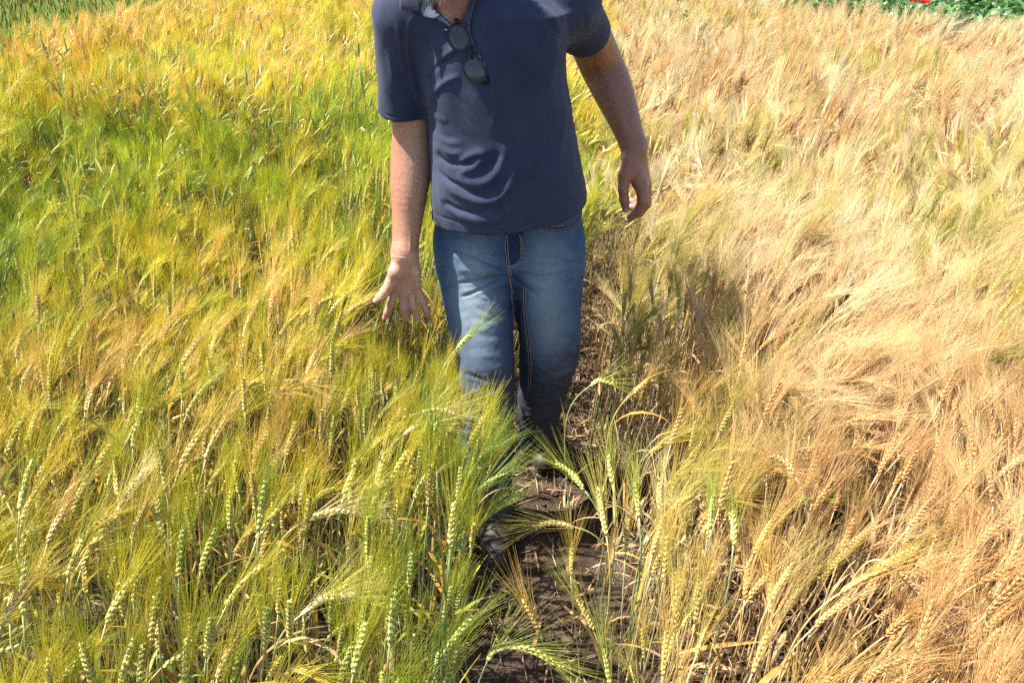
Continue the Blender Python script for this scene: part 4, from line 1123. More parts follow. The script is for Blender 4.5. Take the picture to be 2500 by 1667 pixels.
def proto_collection(name, meshes):
    c = bpy.data.collections.new(name)
    for m in meshes:
        o = bpy.data.objects.new(name, m); c.objects.link(o)
    # the instance index counts the collection's objects in name order
    return c
def scatter(name, coll, loc, rot, scl, idx, attrs, **props):
    """one object of scattered plants"""
    me = bpy.data.meshes.new(name); me.vertices.add(len(loc)); me.vertices.foreach_set('co', np.asarray(loc, np.float32).ravel())
    a = me.attributes.new('turn', 'FLOAT_VECTOR', 'POINT'); a.data.foreach_set('vector', np.asarray(rot, np.float32).ravel())
    a = me.attributes.new('size', 'FLOAT', 'POINT'); a.data.foreach_set('value', np.asarray(scl, np.float32))
    a = me.attributes.new('pick', 'INT', 'POINT'); a.data.foreach_set('value', np.asarray(idx, np.int32))
    for k, v in attrs.items():
        a = me.attributes.new(k, 'FLOAT_VECTOR', 'POINT'); a.data.foreach_set('vector', np.asarray(v, np.float32).ravel())
    ob = link(name, me, **props)
    g = bpy.data.node_groups.new(name, 'GeometryNodeTree')
    g.interface.new_socket('Geometry', in_out='INPUT', socket_type='NodeSocketGeometry'); g.interface.new_socket('Geometry', in_out='OUTPUT', socket_type='NodeSocketGeometry')
    gi, go = g.nodes.new('NodeGroupInput'), g.nodes.new('NodeGroupOutput')
    ci = g.nodes.new('GeometryNodeCollectionInfo'); ci.inputs[0].default_value = coll; ci.inputs[1].default_value = True; ci.inputs[2].default_value = True
    iop = g.nodes.new('GeometryNodeInstanceOnPoints'); iop.inputs['Pick Instance'].default_value = True
    def na(nm, ty):
        n_ = g.nodes.new('GeometryNodeInputNamedAttribute'); n_.data_type = ty; n_.inputs[0].default_value = nm
        return n_.outputs[0]
    e2r = g.nodes.new('FunctionNodeEulerToRotation')
    L = g.links.new
    L(gi.outputs[0], iop.inputs['Points']); L(ci.outputs[0], iop.inputs['Instance'])
    L(na('pick', 'INT'), iop.inputs['Instance Index']); L(na('turn', 'FLOAT_VECTOR'), e2r.inputs[0]); L(e2r.outputs[0], iop.inputs['Rotation']); L(na('size', 'FLOAT'), iop.inputs['Scale'])
    L(iop.outputs[0], go.inputs[0])
    md = ob.modifiers.new('scatter', 'NODES'); md.node_group = g
    return ob

G = lambda *c: np.array(c, float)
def lerp3(t, stops):
    t = np.asarray(t); ps = [p for p, _ in stops]
    return np.stack([np.interp(t, ps, [c[i] for _, c in stops]) for i in range(3)], -1)
def green_tints(x, y, rng):
    n = len(x)
    m = fbm(x*1.1+3, y*0.8, 0, 61, 3) * 0.55 + fbm(x*4.5, y*3.2, 0, 67, 2) * 0.34 + rng.random(n)*0.36 - 0.13
    px, py, d = project(np.stack([x, y, np.full(n, 0.82)], 1))
    # greener belt in the middle distance, riper far off and beside the man
    bias = np.interp(y, (0.4, 0.9, 1.5, 2.0, 2.6, 3.4, 4.2, 5.2, 8), (-0.01, 0.02, 0.03, 0.0, -0.06, -0.08, 0.07, 0.17, 0.22))
    bias = bias - 0.10*np.exp(-((x+1.6)/0.8)**2 - ((y-2.5)/0.7)**2) - 0.14*np.exp(-((x+0.75)/0.35)**2 - ((y-5.2)/0.9)**2) - 0.08*np.exp(-((x+1.4)/0.7)**2-((y-0.9)/0.5)**2) + 0.07*np.exp(-((x+0.45)/0.25)**2-((y-1.3)/0.5)**2)
    m = np.clip((m + bias - 0.5)*1.75 + 0.5, 0, 1)
    awn = lerp3(m, [(0, G(.34, .46, .070)), (.3, G(.52, .57, .060)), (.55, G(.72, .65, .072)), (.78, G(.80, .65, .105)), (1, G(.88, .64, .24))])
    awn = awn*np.interp(y, (0.6, 1.6), (0.86, 1.0))[:, None]*(0.84 + 0.32*fbm(x*4, y*4, 0, 69, 2))[:, None]
    ear = lerp3(m, [(0, G(.38, .46, .14)), (.4, G(.58, .57, .18)), (.75, G(.70, .57, .20)), (1, G(.72, .54, .26))])
    q = rng.random(n)
    stem = lerp3(np.clip(m*0.6 + q*0.55 - 0.1, 0, 1), [(0, G(.17, .26, .13)), (.35, G(.27, .34, .14)), (.65, G(.46, .40, .13)), (1, G(.55, .40, .18))])
    leaf = lerp3(rng.random(n), [(0, G(.16, .26, .05)), (.3, G(.38, .37, .05)), (.55, G(.62, .38, .05)), (.8, G(.58, .30, .07)), (1, G(.50, .34, .17))])
    return awn, ear, stem, leaf, m
def ripe_tints(x, y, rng):
    n = len(x)
    m = fbm(x*1.3, y*1.0, 0, 71, 3)*0.5 + rng.random(n)*0.5
    g = np.zeros(n)          # patches still green
    for (cx, cy, r, s) in GREEN_SPOTS: g = np.maximum(g, s*np.exp(-((x-cx)/r)**2 - ((y-cy)/r)**2))
    edge = np.clip(1 - (x - xr_path(y))/0.36, 0, 1) * np.interp(y, (0.4, 1.6, 2.6, 4), (1.0, 0.85, 0.4, 0.1))
    g = np.maximum(g, edge*0.95) + (fbm(x*2.2+9, y*1.8, 0, 77, 2) > 0.66)*0.35
    g = np.clip(g + rng.normal(0, 0.25, n)*(g > 0.08), 0, 1)
    near = np.interp(y, (0.5, 1.1, 2.0), (1.0, 0.6, 0.0))
    awn = lerp3(m, [(0.1, G(.78, .49, .20)), (.32, G(.87, .64, .33)), (.55, G(.92, .75, .45)), (.85, G(.95, .86, .64))])
    awn = awn*(0.74 + 0.52*fbm(x*4+2, y*4, 0, 79, 2))[:, None].clip(0, 1.06)
    awn = awn.clip(0, 0.96)
    awn = awn*(1-0.62*near[:, None]) + G(.76, .43, .16)*0.62*near[:, None]
    awn[:, 2] *= 1 - 0.12*near
    ear = lerp3(m, [(0.1, G(.40, .19, .065)), (.5, G(.56, .31, .115)), (.9, G(.66, .46, .22))])
    stem = lerp3(rng.random(n), [(0, G(.52, .30, .11)), (.5, G(.62, .42, .19)), (1, G(.68, .53, .31))])
    leaf = lerp3(rng.random(n), [(0, G(.50, .26, .08)), (.5, G(.58, .38, .17)), (1, G(.64, .50, .31))])
    gg = g[:, None]
    awn = awn*(1-gg) + lerp3(rng.random(n), [(0, G(.34, .40, .055)), (.5, G(.56, .52, .07)), (1, G(.70, .52, .09))])*gg
    ear = ear*(1-gg) + lerp3(rng.random(n), [(0, G(.38, .42, .08)), (1, G(.66, .53, .18))])*gg
    stem = stem*(1-gg*0.7) + G(.24, .33, .17)*gg*0.7
    return awn, ear, stem, leaf, g
GREEN_SPOTS = [(Pz(px, py, 0.82)[0], Pz(px, py, 0.82)[1], r, s) for px, py, r, s in
               ((2095, 145, .42, 1.0), (1710, 30, .48, 1.0), (1990, 25, .35, .7), (2420, 340, .34, 1.0), (2480, 420, .2, .6), (1850, 85, .22, .6), (2370, 30, .4, .8), (1900, 440, .13, 1.0), (2230, 460, .13, 1.0), (2400, 700, .14, .9), (1960, 60, .2, .5), (1520, 560, .16, .6))]

# crop positions: jittered grid, thinner far away and outside the picture
def positions(x0, x1, y0, y1, dens, rng):
    c = 1/math.sqrt(dens)
    X, Y = np.meshgrid(np.arange(x0, x1, c), np.arange(y0, y1, c))
    X = X.ravel() + rng.uniform(-0.6, 0.6, X.size)*c; Y = Y.ravel() + rng.uniform(-0.6, 0.6, Y.size)*c
    return X, Y
def crop(side, rng):
    XS, YS = [], []
    for y0, y1, dens in ((0.30, 1.3, 420), (1.3, 2.6, 620), (2.6, 5.5, 112), (5.5, 12.0, 90)):
        hw = 0.80*(y1*CP + 0.45) + 1.6
        x, y = positions(-hw, hw, y0, y1, dens, rng)
        k = (np.abs(x) < 0.76*(y*CP + 0.47) + (0.55 if y1 < 3 else 1.4))
        XS.append(x[k]); YS.append(y[k])
    x, y = np.concatenate(XS), np.concatenate(YS)
    wob = 0.06*(fbm(y*2.5, np.zeros_like(y), 0, 5 if side < 0 else 6, 2) - 0.5)*2
    if side < 0: k = (x < xl_path(y) + wob) & (x > xl_field(y))
    else:
        k = (x > xr_path(y) + wob) & (x < xr_field(y))
        thin = np.clip((x - xr_path(y))/0.14, 0, 1)*0.35 + 0.65
        k &= (rng.random(len(x)) < np.where(y < 2.4, thin, 1.0))
    # room for the man's legs and the arm
    for (a, ra) in LEG_R + LEG_L:
        k &= np.hypot(x - a[0], y - a[1]) > 0.115 + 0.02
    k &= ~((np.abs(x - 0.0) < 0.22) & (np.abs(y - 1.72) < 0.17))
    return x[k], y[k]
def arrange(x, y, rng, ripe):
    n = len(x)
    # wind-combed: heads lean to the right with swirls
    sw = (fbm(x*0.9+5, y*0.9, 0, 81, 3) - 0.5)*3.4 + (fbm(x*5, y*5, 0, 83, 1) - 0.5)*(3.4 if ripe else 2.6)
    az = (0.15 if not ripe else 0.25) + sw + rng.normal(0, 0.38, n)
    nodq = fbm(x*3.0, y*3.0, 0, 85, 2)*0.6 + rng.random(n)*0.55 - 0.05
    nodq += np.interp(y, (0.8, 1.6), (0.12, 0.0))
    u, v = (0.62, 0.91) if not ripe else (0.43, 0.88)
    kind = np.where(nodq < u, 0, np.where(nodq < v, 1, 2))
    pick = np.where(kind == 0, rng.integers(0, 9, n), np.where(kind == 1, rng.integers(9, 16, n), rng.integers(16, 20, n)))
    if not ripe:        # round the hand the ears stand straight up
        hb = (x > -0.52) & (x < -0.12) & (y > 1.15) & (y < 1.85)
        kind = np.where(hb, 0, kind); pick = np.where(hb, rng.integers(0, 9, n), pick)
    tilt = np.abs(rng.normal(0, 0.08, n)) + 0.16*fbm(x*1.2+7, y*1.2, 0, 87, 2)
    tz = rng.normal(0, 0.06, n)
    if not ripe:        # along the bare track the stalks stand straighter
        bare = np.exp(-((x - xl_path(y))/0.14)**2) * (y < 1.15)
        tilt = tilt*(1-0.8*bare); kind = np.where((bare > 0.3) & (rng.random(n) < 0.7), 0, kind); pick = np.where((kind == 0) & (pick > 8), rng.integers(0, 9, n), pick)
    scl = rng.uniform(0.90, 1.10, n)*(0.96 + 0.10*(fbm(x*1.5, y*1.5, 0, 89, 2)-0.5)*2)*(0.97 if ripe else 0.98)
    if not ripe:        # lower round the reaching hand
        box = (x > -0.62) & (x < -0.12) & (y > 0.95) & (y < 1.80)
        scl = np.where(box, np.minimum(scl, (1.64 - 0.60*y)*rng.uniform(0.92, 1.03, n)), scl)
    edge = np.clip(1 - (x - xr_path(y))/0.3, 0, 1) if ripe else np.zeros(n)
    scl *= 1 - 0.14*edge*rng.random(n)
    late = rng.random(n) < 0.10
    scl = np.where(late, scl*rng.uniform(0.7, 0.9, n), scl)
    rot = np.stack([tz, tilt, az], 1)
    return az, kind, pick, rot, scl
def is_near(x, y):
    top = np.stack([x, y, np.full(len(x), 0.80)], 1)
    px, py, d = project(top)
    return px, py, d, (px > -20) & (px < 2520) & (py > 0) & (py < 1700)

def add_individual(name, parts, loc, rot, scl, tints, label, group):
    r = link(name, None, label=label, category='barley', group=group)
    r.location = loc; r.rotation_euler = rot; r.scale = (scl,)*3
    def part(nm, me, parent):
        o = link(nm, me, parent)
        o['tint_awn'], o['tint_ear'], o['tint_stem'], o['tint_leaf'] = [tuple(float(c) for c in t) for t in tints]
        return o
    part('stem', parts['stem'], r)
    e = part('ear', parts['ear'], r)
    a = part('awns', parts['awns'], e); a['kind'] = 'stuff'
    for m in parts['leaves']: part('leaf', m, r)
    return r
KIND_WORD = {'upright': 'an upright ear', 'nodding': 'a nodding ear', 'drooping': 'a hooked ear'}
def plant_label(side, kind, m, x, y, size, nleaf):
    hgt = 'short' if size < 0.88 else ('tall' if size > 1.0 else 'middling')
    lf = ('two leaves', 'three leaves', 'four leaves')[nleaf-2]
    if side < 0:
        col = 'green' if m < 0.33 else ('yellow-green' if m < 0.62 else 'golden yellow')
        place = 'beside the soil track' if x > xl_path(np.array(y)) - 0.16 else ('before the open hand' if y > 1.1 else 'inside the green plot')
    else:
        col = 'green' if m > 0.6 else ('yellowing' if m > 0.28 else 'straw-coloured')
        place = 'beside the soil track' if x < xr_path(np.array(y)) + 0.2 else ("in the person's shadow" if y > 1.1 else 'inside the ripe plot')
    lab = f'{hgt} {col} barley stalk with {KIND_WORD[kind]} and {lf} {place}'
    return lab, lab
for side, VAR, seed, nind in ((-1, VAR_G, 101, 150), (1, VAR_R, 202, 135)):
    rng = np.random.default_rng(seed)
    x, y = crop(side, rng)
    az, kind, pick, rot, scl = arrange(x, y, rng, side > 0)
    awn, ear, stem, leaf, m = (green_tints if side < 0 else ripe_tints)(x, y, rng)
    z = ground_z(x, y) - 0.004
    px, py, d, vis = is_near(x, y)
    cand = np.flatnonzero(vis & (py < 1620)); cand = cand[np.argsort(d[cand])][:nind]
    ind = np.zeros(len(x), bool); ind[cand] = True
    for i in cand:
        v = VAR[pick[i]]
        lab, grp = plant_label(side, v['kind'], m[i], x[i], y[i], scl[i], len(v['leaves']))
        add_individual('barley_stalk', v, (x[i], y[i], z[i]), rot[i], scl[i], (awn[i], ear[i], stem[i], leaf[i]), lab, grp)
    far = y > 2.6
    cl = make_clumps(side > 0, 300+side)
    ccoll = proto_collection('barley_clump', cl)
    cpick = np.where(kind == 0, rng.integers(0, 9, len(x)), rng.integers(3, 18, len(x)))
    scatter('distant_green_barley' if side < 0 else 'distant_ripe_barley', ccoll, np.stack([x, y, z], 1)[far], rot[far], scl[far], cpick[far],
            dict(tint_awn=awn[far], tint_ear=ear[far], tint_stem=stem[far], tint_leaf=leaf[far]), kind='stuff', category='barley',
            label='far part of the half-ripe barley plot reaching to the olive green crop' if side < 0 else 'far part of the ripe barley plot reaching to the leafy green crop')
    k = ~ind & ~far
    coll = proto_collection('green_barley' if side < 0 else 'ripe_barley', [v['all'] for v in VAR])
    scatter('green_barley_crop' if side < 0 else 'ripe_barley_crop', coll, np.stack([x, y, z], 1)[k], rot[k], scl[k], pick[k],
            dict(tint_awn=awn[k], tint_ear=ear[k], tint_stem=stem[k], tint_leaf=leaf[k]), kind='stuff', category='barley',
            label='dense stand of half-ripe green and yellow barley left of the soil track' if side < 0 else 'dense stand of ripe straw-coloured barley right of the soil track')
# ------------------------------------------------------------------ single stalks one can pick out along the track
def hero(ear_px, z, base, tints, label, awn_len=0.135, spread=0.2, nleaf=2, kern=1.1, seed=0, tipdz=0.0, neck=0.07):
    """ear_px: photo pixels along the ear from its foot to its tip; z: height of the ear's foot; base: ground offset (dx, dy)"""
    rng = np.random.default_rng(900+seed)
    p0 = Pz(ear_px[0][0], ear_px[0][1], z); Y0 = p0[1]
    dp = depth_of(p0)
    right, upv = np.array((1.0, 0, 0)), np.array((0, SP, CP))       # picture plane directions
    ear = [p0]
    for (x, y) in ear_px[1:]:
        ear.append(p0 + right*(x-ear_px[0][0])*dp/FPX - upv*(y-ear_px[0][1])*dp/FPX)
    ear = smooth_line(np.array(ear), 10)
    L = np.linalg.norm(np.diff(ear, axis=0), axis=1).sum()
    foot = np.array((p0[0]+base[0], p0[1]+base[1], 0.0)); foot[2] = ground_z(foot[0], foot[1]) - 0.004
    d = unit(ear[1]-ear[0])
    c2 = p0 - d*neck*1.6; c1 = foot + (c2-foot)*0.6 + np.array((0, 0, 0.12))
    s = np.linspace(0, 1, 18)[:, None]
    stem = (1-s)**3*foot + 3*(1-s)**2*s*c1 + 3*(1-s)*s*s*c2 + s**3*p0
    pt = plant_parts(stem - foot, ear - foot, rng, awn_len, nleaf, spread, 0.16, 0.0020, max(12, int(L/0.0044)), kern)
    parts = dict(stem=pt[0].mesh('stem', [M_STEM]), ear=pt[1].mesh('ear', [M_EAR]), awns=pt[2].mesh('awns', [M_AWN]), leaves=[m.mesh('leaf', [M_LEAF]) for m in pt[3]])
    add_individual('barley_stalk', parts, foot, (0, 0, 0), 1.0, tints, label, 'barley stalks along the soil track')
YEL = (G(.66, .60, .14), G(.74, .60, .22), G(.42, .42, .15), G(.60, .36, .10))
GRN = (G(.38, .48, .09), G(.50, .58, .17), G(.24, .36, .20), G(.42, .40, .07))
LIM = (G(.52, .56, .09), G(.66, .66, .20), G(.30, .40, .20), G(.50, .42, .08))
ORA = (G(.76, .52, .12), G(.72, .46, .15), G(.55, .42, .18), G(.62, .34, .08))
STR = (G(.80, .60, .30), G(.66, .42, .17), G(.66, .46, .22), G(.60, .38, .16))
PAL = (G(.78, .68, .30), G(.80, .70, .36), G(.50, .46, .20), G(.60, .45, .20))
HEROES = [
    ([(1402, 1286), (1352, 1276), (1303, 1286)], .60, (.02, -.02), YEL, 'yellow barley stalk with its ear held level across the bare soil of the track', dict(spread=.26)),
    ([(1480, 1306), (1470, 1250), (1459, 1192)], .66, (.00, .00), YEL, 'thick upright yellow barley ear rising beside the level one', dict()),
    ([(1495, 1180), (1490, 1145), (1486, 1112)], .66, (.01, .00), LIM, 'slim lime green upright ear behind the thick yellow one', dict()),
    ([(1427, 1196), (1398, 1160), (1358, 1128)], .55, (.03, .0), LIM, 'lime barley ear leaning over the track towards the boots, awns fanned', dict(spread=.28)),
    ([(1560, 1262), (1556, 1225), (1550, 1180)], .66, (.0, .0), LIM, 'pale lime upright barley ear between two yellow ears', dict()),
    ([(1614, 1252), (1610, 1215), (1612, 1178)], .68, (-.01, .0), PAL, 'pale cream upright barley ear on a straw neck', dict()),
    ([(1632, 1252), (1656, 1228), (1684, 1214)], .67, (-.02, .0), YEL, 'yellow barley ear bent sideways from a crossing straw stem', dict(spread=.24)),
    ([(1652, 1520), (1648, 1470), (1645, 1418)], .60, (.0, .0), YEL, 'stout yellow-green upright ear low down among green stems', dict(kern=1.2)),
    ([(1190, 1612), (1205, 1588), (1250, 1576), (1310, 1592), (1375, 1630)], .55, (-.02, .0), LIM, 'long barley ear arching like a bow over the soil', dict(kern=1.2, spread=.3)),
    ([(1116, 850), (1132, 833), (1148, 818)], .80, (-.10, -.02), GRN, 'fresh green barley ear pointing at the thigh of the jeans', dict(spread=.16, awn_len=.12)),
    ([(1030, 1006), (1068, 1000), (1108, 1010)], .76, (-.14, -.03), PAL, 'pale barley ear lying level before the jeans with awns spread fanwise', dict(spread=.42, awn_len=.15)),
    ([(984, 1062), (1014, 1042), (1050, 1036)], .76, (-.12, -.02), PAL, 'cream barley ear bowing towards the jeans under the fanned one', dict(spread=.38, awn_len=.15)),
    ([(1160, 1206), (1190, 1180), (1228, 1156)], .66, (-.03, .0), GRN, 'green barley ear slanting over the dark boot', dict(spread=.26)),
    ([(1145, 1300), (1178, 1268), (1216, 1240)], .66, (-.02, .0), GRN, 'blue-green barley ear slanting above a bundle of pale stems', dict(spread=.24)),
    ([(1108, 1300), (1116, 1262), (1134, 1226)], .68, (-.01, .0), GRN, 'dense green barley ear with raised awns in the bundle of pale stems', dict(spread=.2)),
    ([(1882, 1500), (1880, 1440), (1872, 1378)], .62, (.0, .0), ORA, 'long orange upright barley ear with awns like a brush', dict(kern=1.2)),
    ([(1940, 1160), (1920, 1130), (1885, 1112)], .74, (.02, .0), STR, 'brown ripe ear hooked over a leaning straw', dict()),
    ([(2052, 1446), (2105, 1414), (2165, 1390)], .72, (-.02, .0), ORA, 'fat golden ear stretched sideways among straw stems', dict(kern=1.25)),
    ([(2195, 1395), (2225, 1425), (2270, 1475)], .74, (-.02, .0), STR, 'straw ear folded down from a broken straw stalk', dict(kern=1.1)),
    ([(745, 1272), (800, 1250), (872, 1252)], .74, (-.03, .0), PAL, 'cream barley ear bowed level among the green stems', dict(spread=.26)),
    ([(735, 1500), (790, 1462), (870, 1452)], .72, (-.03, .0), PAL, 'large pale ear bowing low over dead brown leaves', dict(kern=1.15, spread=.3)),
    ([(262, 1300), (300, 1230), (350, 1150)], .74, (.0, .0), PAL, 'pale long ear slanting out of a forked pair of ears', dict(spread=.18)),
    ([(1735, 1290), (1736, 1250), (1742, 1210)], .68, (.0, .0), GRN, 'fresh green upright ear before the ripe plot', dict()),
    ([(1790, 1330), (1792, 1290), (1785, 1250)], .68, (.0, .0), LIM, 'lime green upright ear with loose grains before the ripe plot', dict()),
    ([(1440, 942), (1462, 930), (1500, 938)], .62, (-.01, .0), LIM, 'bright green hooked ear beside the knee of the jeans', dict()),
    ([(1545, 960), (1580, 935), (1640, 930)], .64, (-.01, .0), ORA, 'tawny ear bowed level at the border of the ripe plot', dict()),
]
for i, (e, z, b, t, lab, kw) in enumerate(HEROES):
    hero(e, z, b, t, lab, seed=i, **kw)

# a few thin green latecomers in the gap behind the legs
_r = np.random.default_rng(77)
for i in range(9):
    yy = _r.uniform(1.95, 2.6); xx = xl_path(yy)*0.3 + xr_path(yy)*0.7 - 0.02 + _r.normal(0, 0.05); v = VAR_G[int(_r.integers(0, 12))]
    add_individual('barley_stalk', v, (xx, yy, ground_z(xx, yy)), (_r.normal(0, .08), _r.uniform(0, .15), _r.uniform(0, 6.28)), _r.uniform(.68, .92), LIM if i % 2 else GRN,
                   f"thin {'lime' if i % 2 else 'green'} barley stalk with {KIND_WORD[v['kind']]} alone in the gap behind the jeans", 'thin green stalks in the gap behind the jeans')
# ------------------------------------------------------------------ litter on the track: broken straw, dead leaves, crumbs of soil
def litter():
    rng = np.random.default_rng(33)
    n = 1300
    y = np.where(rng.random(n) < 0.12, rng.uniform(0.85, 1.7, n), rng.uniform(1.7, 3.2, n)); x = xl_path(y) - 0.1 + rng.random(n)*(xr_path(y)-xl_path(y)+0.25)
    mb = MB()
    for i in range(n):
        a = rng.uniform(0, 6.28) if rng.random() < 0.5 else rng.normal(1.2, 0.5)
        L = rng.uniform(0.03, 0.16); h = rng.uniform(0.003, 0.012)
        d = np.array((math.cos(a), math.sin(a), 0)); p = np.array((x[i], y[i], 0))
        pts = [p - d*L/2, p + rng.normal(0, 0.006, 3), p + d*L/2]
        for q in pts: q[2] = ground_z(q[0], q[1]) + h
        mb.add(*tube(pts, rng.uniform(0.0007, 0.0016), 3))
    m = solid_mat('dry_straw', (0.50, 0.36, 0.20), 0.6, 0.45, 14, transl=0.1)
    link('straw_litter', mb.mesh('straw_litter', [m]), kind='stuff', label='broken dry straw scattered over the soil track', category='straw')
    mb = MB()
    for i in range(190):
        yy = rng.uniform(0.85, 2.0) if i < 60 else rng.uniform(1.8, 2.9); xx = xl_path(yy) - 0.1 + rng.random()*(xr_path(yy)-xl_path(yy)+0.2)
        p = np.array((xx, yy, ground_z(xx, yy) + 0.012))
        mb.add(*leaf_blade(p, rng.uniform(0, 6.28), rng.uniform(0.06, 0.16), rng.uniform(0.002, 0.0045), rng, rng.uniform(0.7, 1.6), rng.uniform(-0.2, 0.9), rng.normal(0, 2.0), 8))
    m = solid_mat('dead_leaf', (0.42, 0.25, 0.12), 0.6, 0.5, 12, transl=0.3)
    link('dead_leaves', mb.mesh('dead_leaves', [m]), kind='stuff', label='curled brown dead leaves lying on the soil track', category='dead leaves')
    mb = MB()
    for i in range(1500):
        yy = rng.uniform(0.85, 2.8); xx = rng.uniform(-0.35, 0.6)
        r = rng.uniform(0.002, 0.008)*(1.8 if rng.random() < 0.06 else 1)
        c = np.array((xx, yy, ground_z(xx, yy) + r*0.3))
        V = [(1, 0, 0), (-1, 0, 0), (0, 1, 0), (0, -1, 0), (0, 0, 1), (0, 0, -1)]
        V = c + np.array(V)*r*rng.uniform(0.6, 1.2, (6, 1))*np.array((1, 1, 0.75)) + rng.normal(0, r*0.15, (6, 3))
        mb.add(V, [(0, 2, 4), (2, 1, 4), (1, 3, 4), (3, 0, 4), (2, 0, 5), (1, 2, 5), (3, 1, 5), (0, 3, 5)])
    link('soil_crumbs', mb.mesh('soil_crumbs', [M_SOIL]), kind='stuff', label='small crumbs and clods of soil on the track', category='soil')
litter()

# ------------------------------------------------------------------ the crops beyond: olive grass on the left, broad leaves on the right
def far_left():
    rng = np.random.default_rng(44)
    M1 = plant_mat('olive_blade', 'tint_leaf', 0.55, 0.3, 0.35, 30, 0.4)
    meshes = []
    for k in range(10):
        mb = MB()
        for j in range(34):
            p = np.array((*rng.normal(0, 0.06, 2), 0.25))
            lodged = k >= 4
            mb.add(*leaf_blade(p, rng.normal(0.2, 1.0), rng.uniform(0.3, 0.55), rng.uniform(0.0018, 0.004), rng, rng.uniform(0, 0.35) if not lodged else rng.uniform(0.1, 0.8), rng.uniform(0.2, 1.0) if not lodged else rng.uniform(0.8, 1.9), rng.normal(0, 1.0), 6))
        if k < 4:
            for j in range(5):
                p = np.array((*rng.normal(0, 0.06, 2), 0.2)); top = p + np.array((rng.normal(0, .04), rng.normal(0, .04), rng.uniform(.5, .66)))
                mb.add(*tube([p, (p+top)/2, top], 0.0016, 3)); mb.add(*tube([top, top+(0.005, 0, .03), top+(0.01, 0, .075)], (.003, .0055, .002), 5))
        meshes.append(mb.mesh('grass_tuft', [M1]))
    c = 1/math.sqrt(75); X, Y = np.meshgrid(np.arange(-11.0, -2.4, c), np.arange(3.0, 12.5, c)); X = X.ravel() + rng.uniform(-.6, .6, X.size)*c; Y = Y.ravel() + rng.uniform(-.6, .6, Y.size)*c
    k = (X < xl_field(Y) - 0.02) & (X > -0.76*(Y*CP+.47) - 2.0); X, Y = X[k], Y[k]
    edge = (xl_field(Y) - X) < 0.35
    n = len(X); pick = np.where(edge, rng.integers(0, 4, n), rng.integers(3, 10, n))
    t = fbm(X*1.5, Y*1.5, 0, 91, 2)*0.6 + rng.random(n)*0.4
    col = lerp3(t, [(0.2, G(.12, .15, .012)), (.55, G(.23, .24, .030)), (.8, G(.40, .37, .10))]); col[edge] = lerp3(rng.random(edge.sum()), [(0, G(.13, .23, .020)), (1, G(.28, .38, .06))])
    scatter('olive_grass_crop', proto_collection('grass_tuft', meshes), np.stack([X, Y, np.zeros(n)], 1), np.stack([rng.normal(0, .08, n), rng.normal(.05, .08, n), rng.normal(0, 1.2, n)], 1), rng.uniform(.98, 1.22, n), pick, dict(tint_leaf=col), kind='stuff', category='grass crop', label='tangled olive green grass crop beyond the half-ripe barley')
far_left()
def broad_leaf(p, az, L, W, rng, up):
    """pointed oval leaf, slightly folded and arched"""
    n = 6; s = np.linspace(0, 1, n); a = up + 0.9*s
    r = np.concatenate(([0], np.cumsum(np.sin((a[1:]+a[:-1])/2)*L/(n-1)))); z = np.concatenate(([0], np.cumsum(np.cos((a[1:]+a[:-1])/2)*L/(n-1))))
    pts = p + np.stack([r*math.cos(az), r*math.sin(az), z], 1); lat = np.array((-math.sin(az), math.cos(az), rng.normal(0, .15)))
    return ribbon(pts, W*np.sin(np.pi*np.clip(s*0.96+0.04, 0, 1))**0.8 + 0.0005, unit(lat), 0.3)
def leafy_plant(rng, h, nl, L, mat_leaf=None):
    st, lv = MB(), []
    top = np.array((rng.normal(0, .03), rng.normal(0, .03), h))
    st.add(*tube([np.zeros(3), top*0.5 + rng.normal(0, .01, 3), top], (.004, .003, .0015), 5))
    for k in range(nl):
        f = rng.uniform(0.35, 1.0); m = MB()
        m.add(*broad_leaf(top*f, k*2.4 + rng.normal(0, .3), L*rng.uniform(.6, 1.15), L*0.26*rng.uniform(.8, 1.2), rng, rng.uniform(0.2, 1.1)))
        lv.append(m)
    return st, lv
M_BROAD = plant_mat('broad_leaf', 'tint_leaf', 0.38, 0.55, 0.25, 20, 0.35)
M_WEED = solid_mat('weed_leaf', (0.075, 0.16, 0.040), 0.5, 0.4, 20, transl=0.3)
M_WSTEM = solid_mat('weed_stem', (0.14, 0.22, 0.07), 0.5, 0.3, 20)
def far_right():
    rng = np.random.default_rng(55); meshes = []
    for k in range(8):
        st, lv = leafy_plant(rng, rng.uniform(.72, .86), 16, 0.105)
        for m in lv: st.V += m.V; st.F += [tuple(i+st.n for i in f) for f in m.F]; st.n += m.n
        meshes.append(st.mesh('leafy_plant', [M_BROAD]))
    c = 1/math.sqrt(130); X, Y = np.meshgrid(np.arange(1.5, 11.0, c), np.arange(3.5, 12.5, c)); X = X.ravel() + rng.uniform(-.6, .6, X.size)*c; Y = Y.ravel() + rng.uniform(-.6, .6, Y.size)*c
    k = (X > xr_field(Y) + 0.02) & (X < 0.76*(Y*CP+.47) + 2.0); X, Y = X[k], Y[k]; n = len(X)
    col = lerp3(rng.random(n), [(0, G(.045, .12, .026)), (.6, G(.075, .175, .040)), (1, G(.13, .25, .07))])
    scatter('leafy_green_crop', proto_collection('leafy_plant', meshes), np.stack([X, Y, np.zeros(n)], 1), np.stack([rng.normal(0, .08, n), rng.normal(0, .08, n), rng.uniform(0, 6.28, n)], 1), rng.uniform(.92, 1.06, n), rng.integers(0, 8, n), dict(tint_leaf=col), kind='stuff', category='leafy crop', label='dark green broad-leaved crop beyond the ripe barley')
far_right()

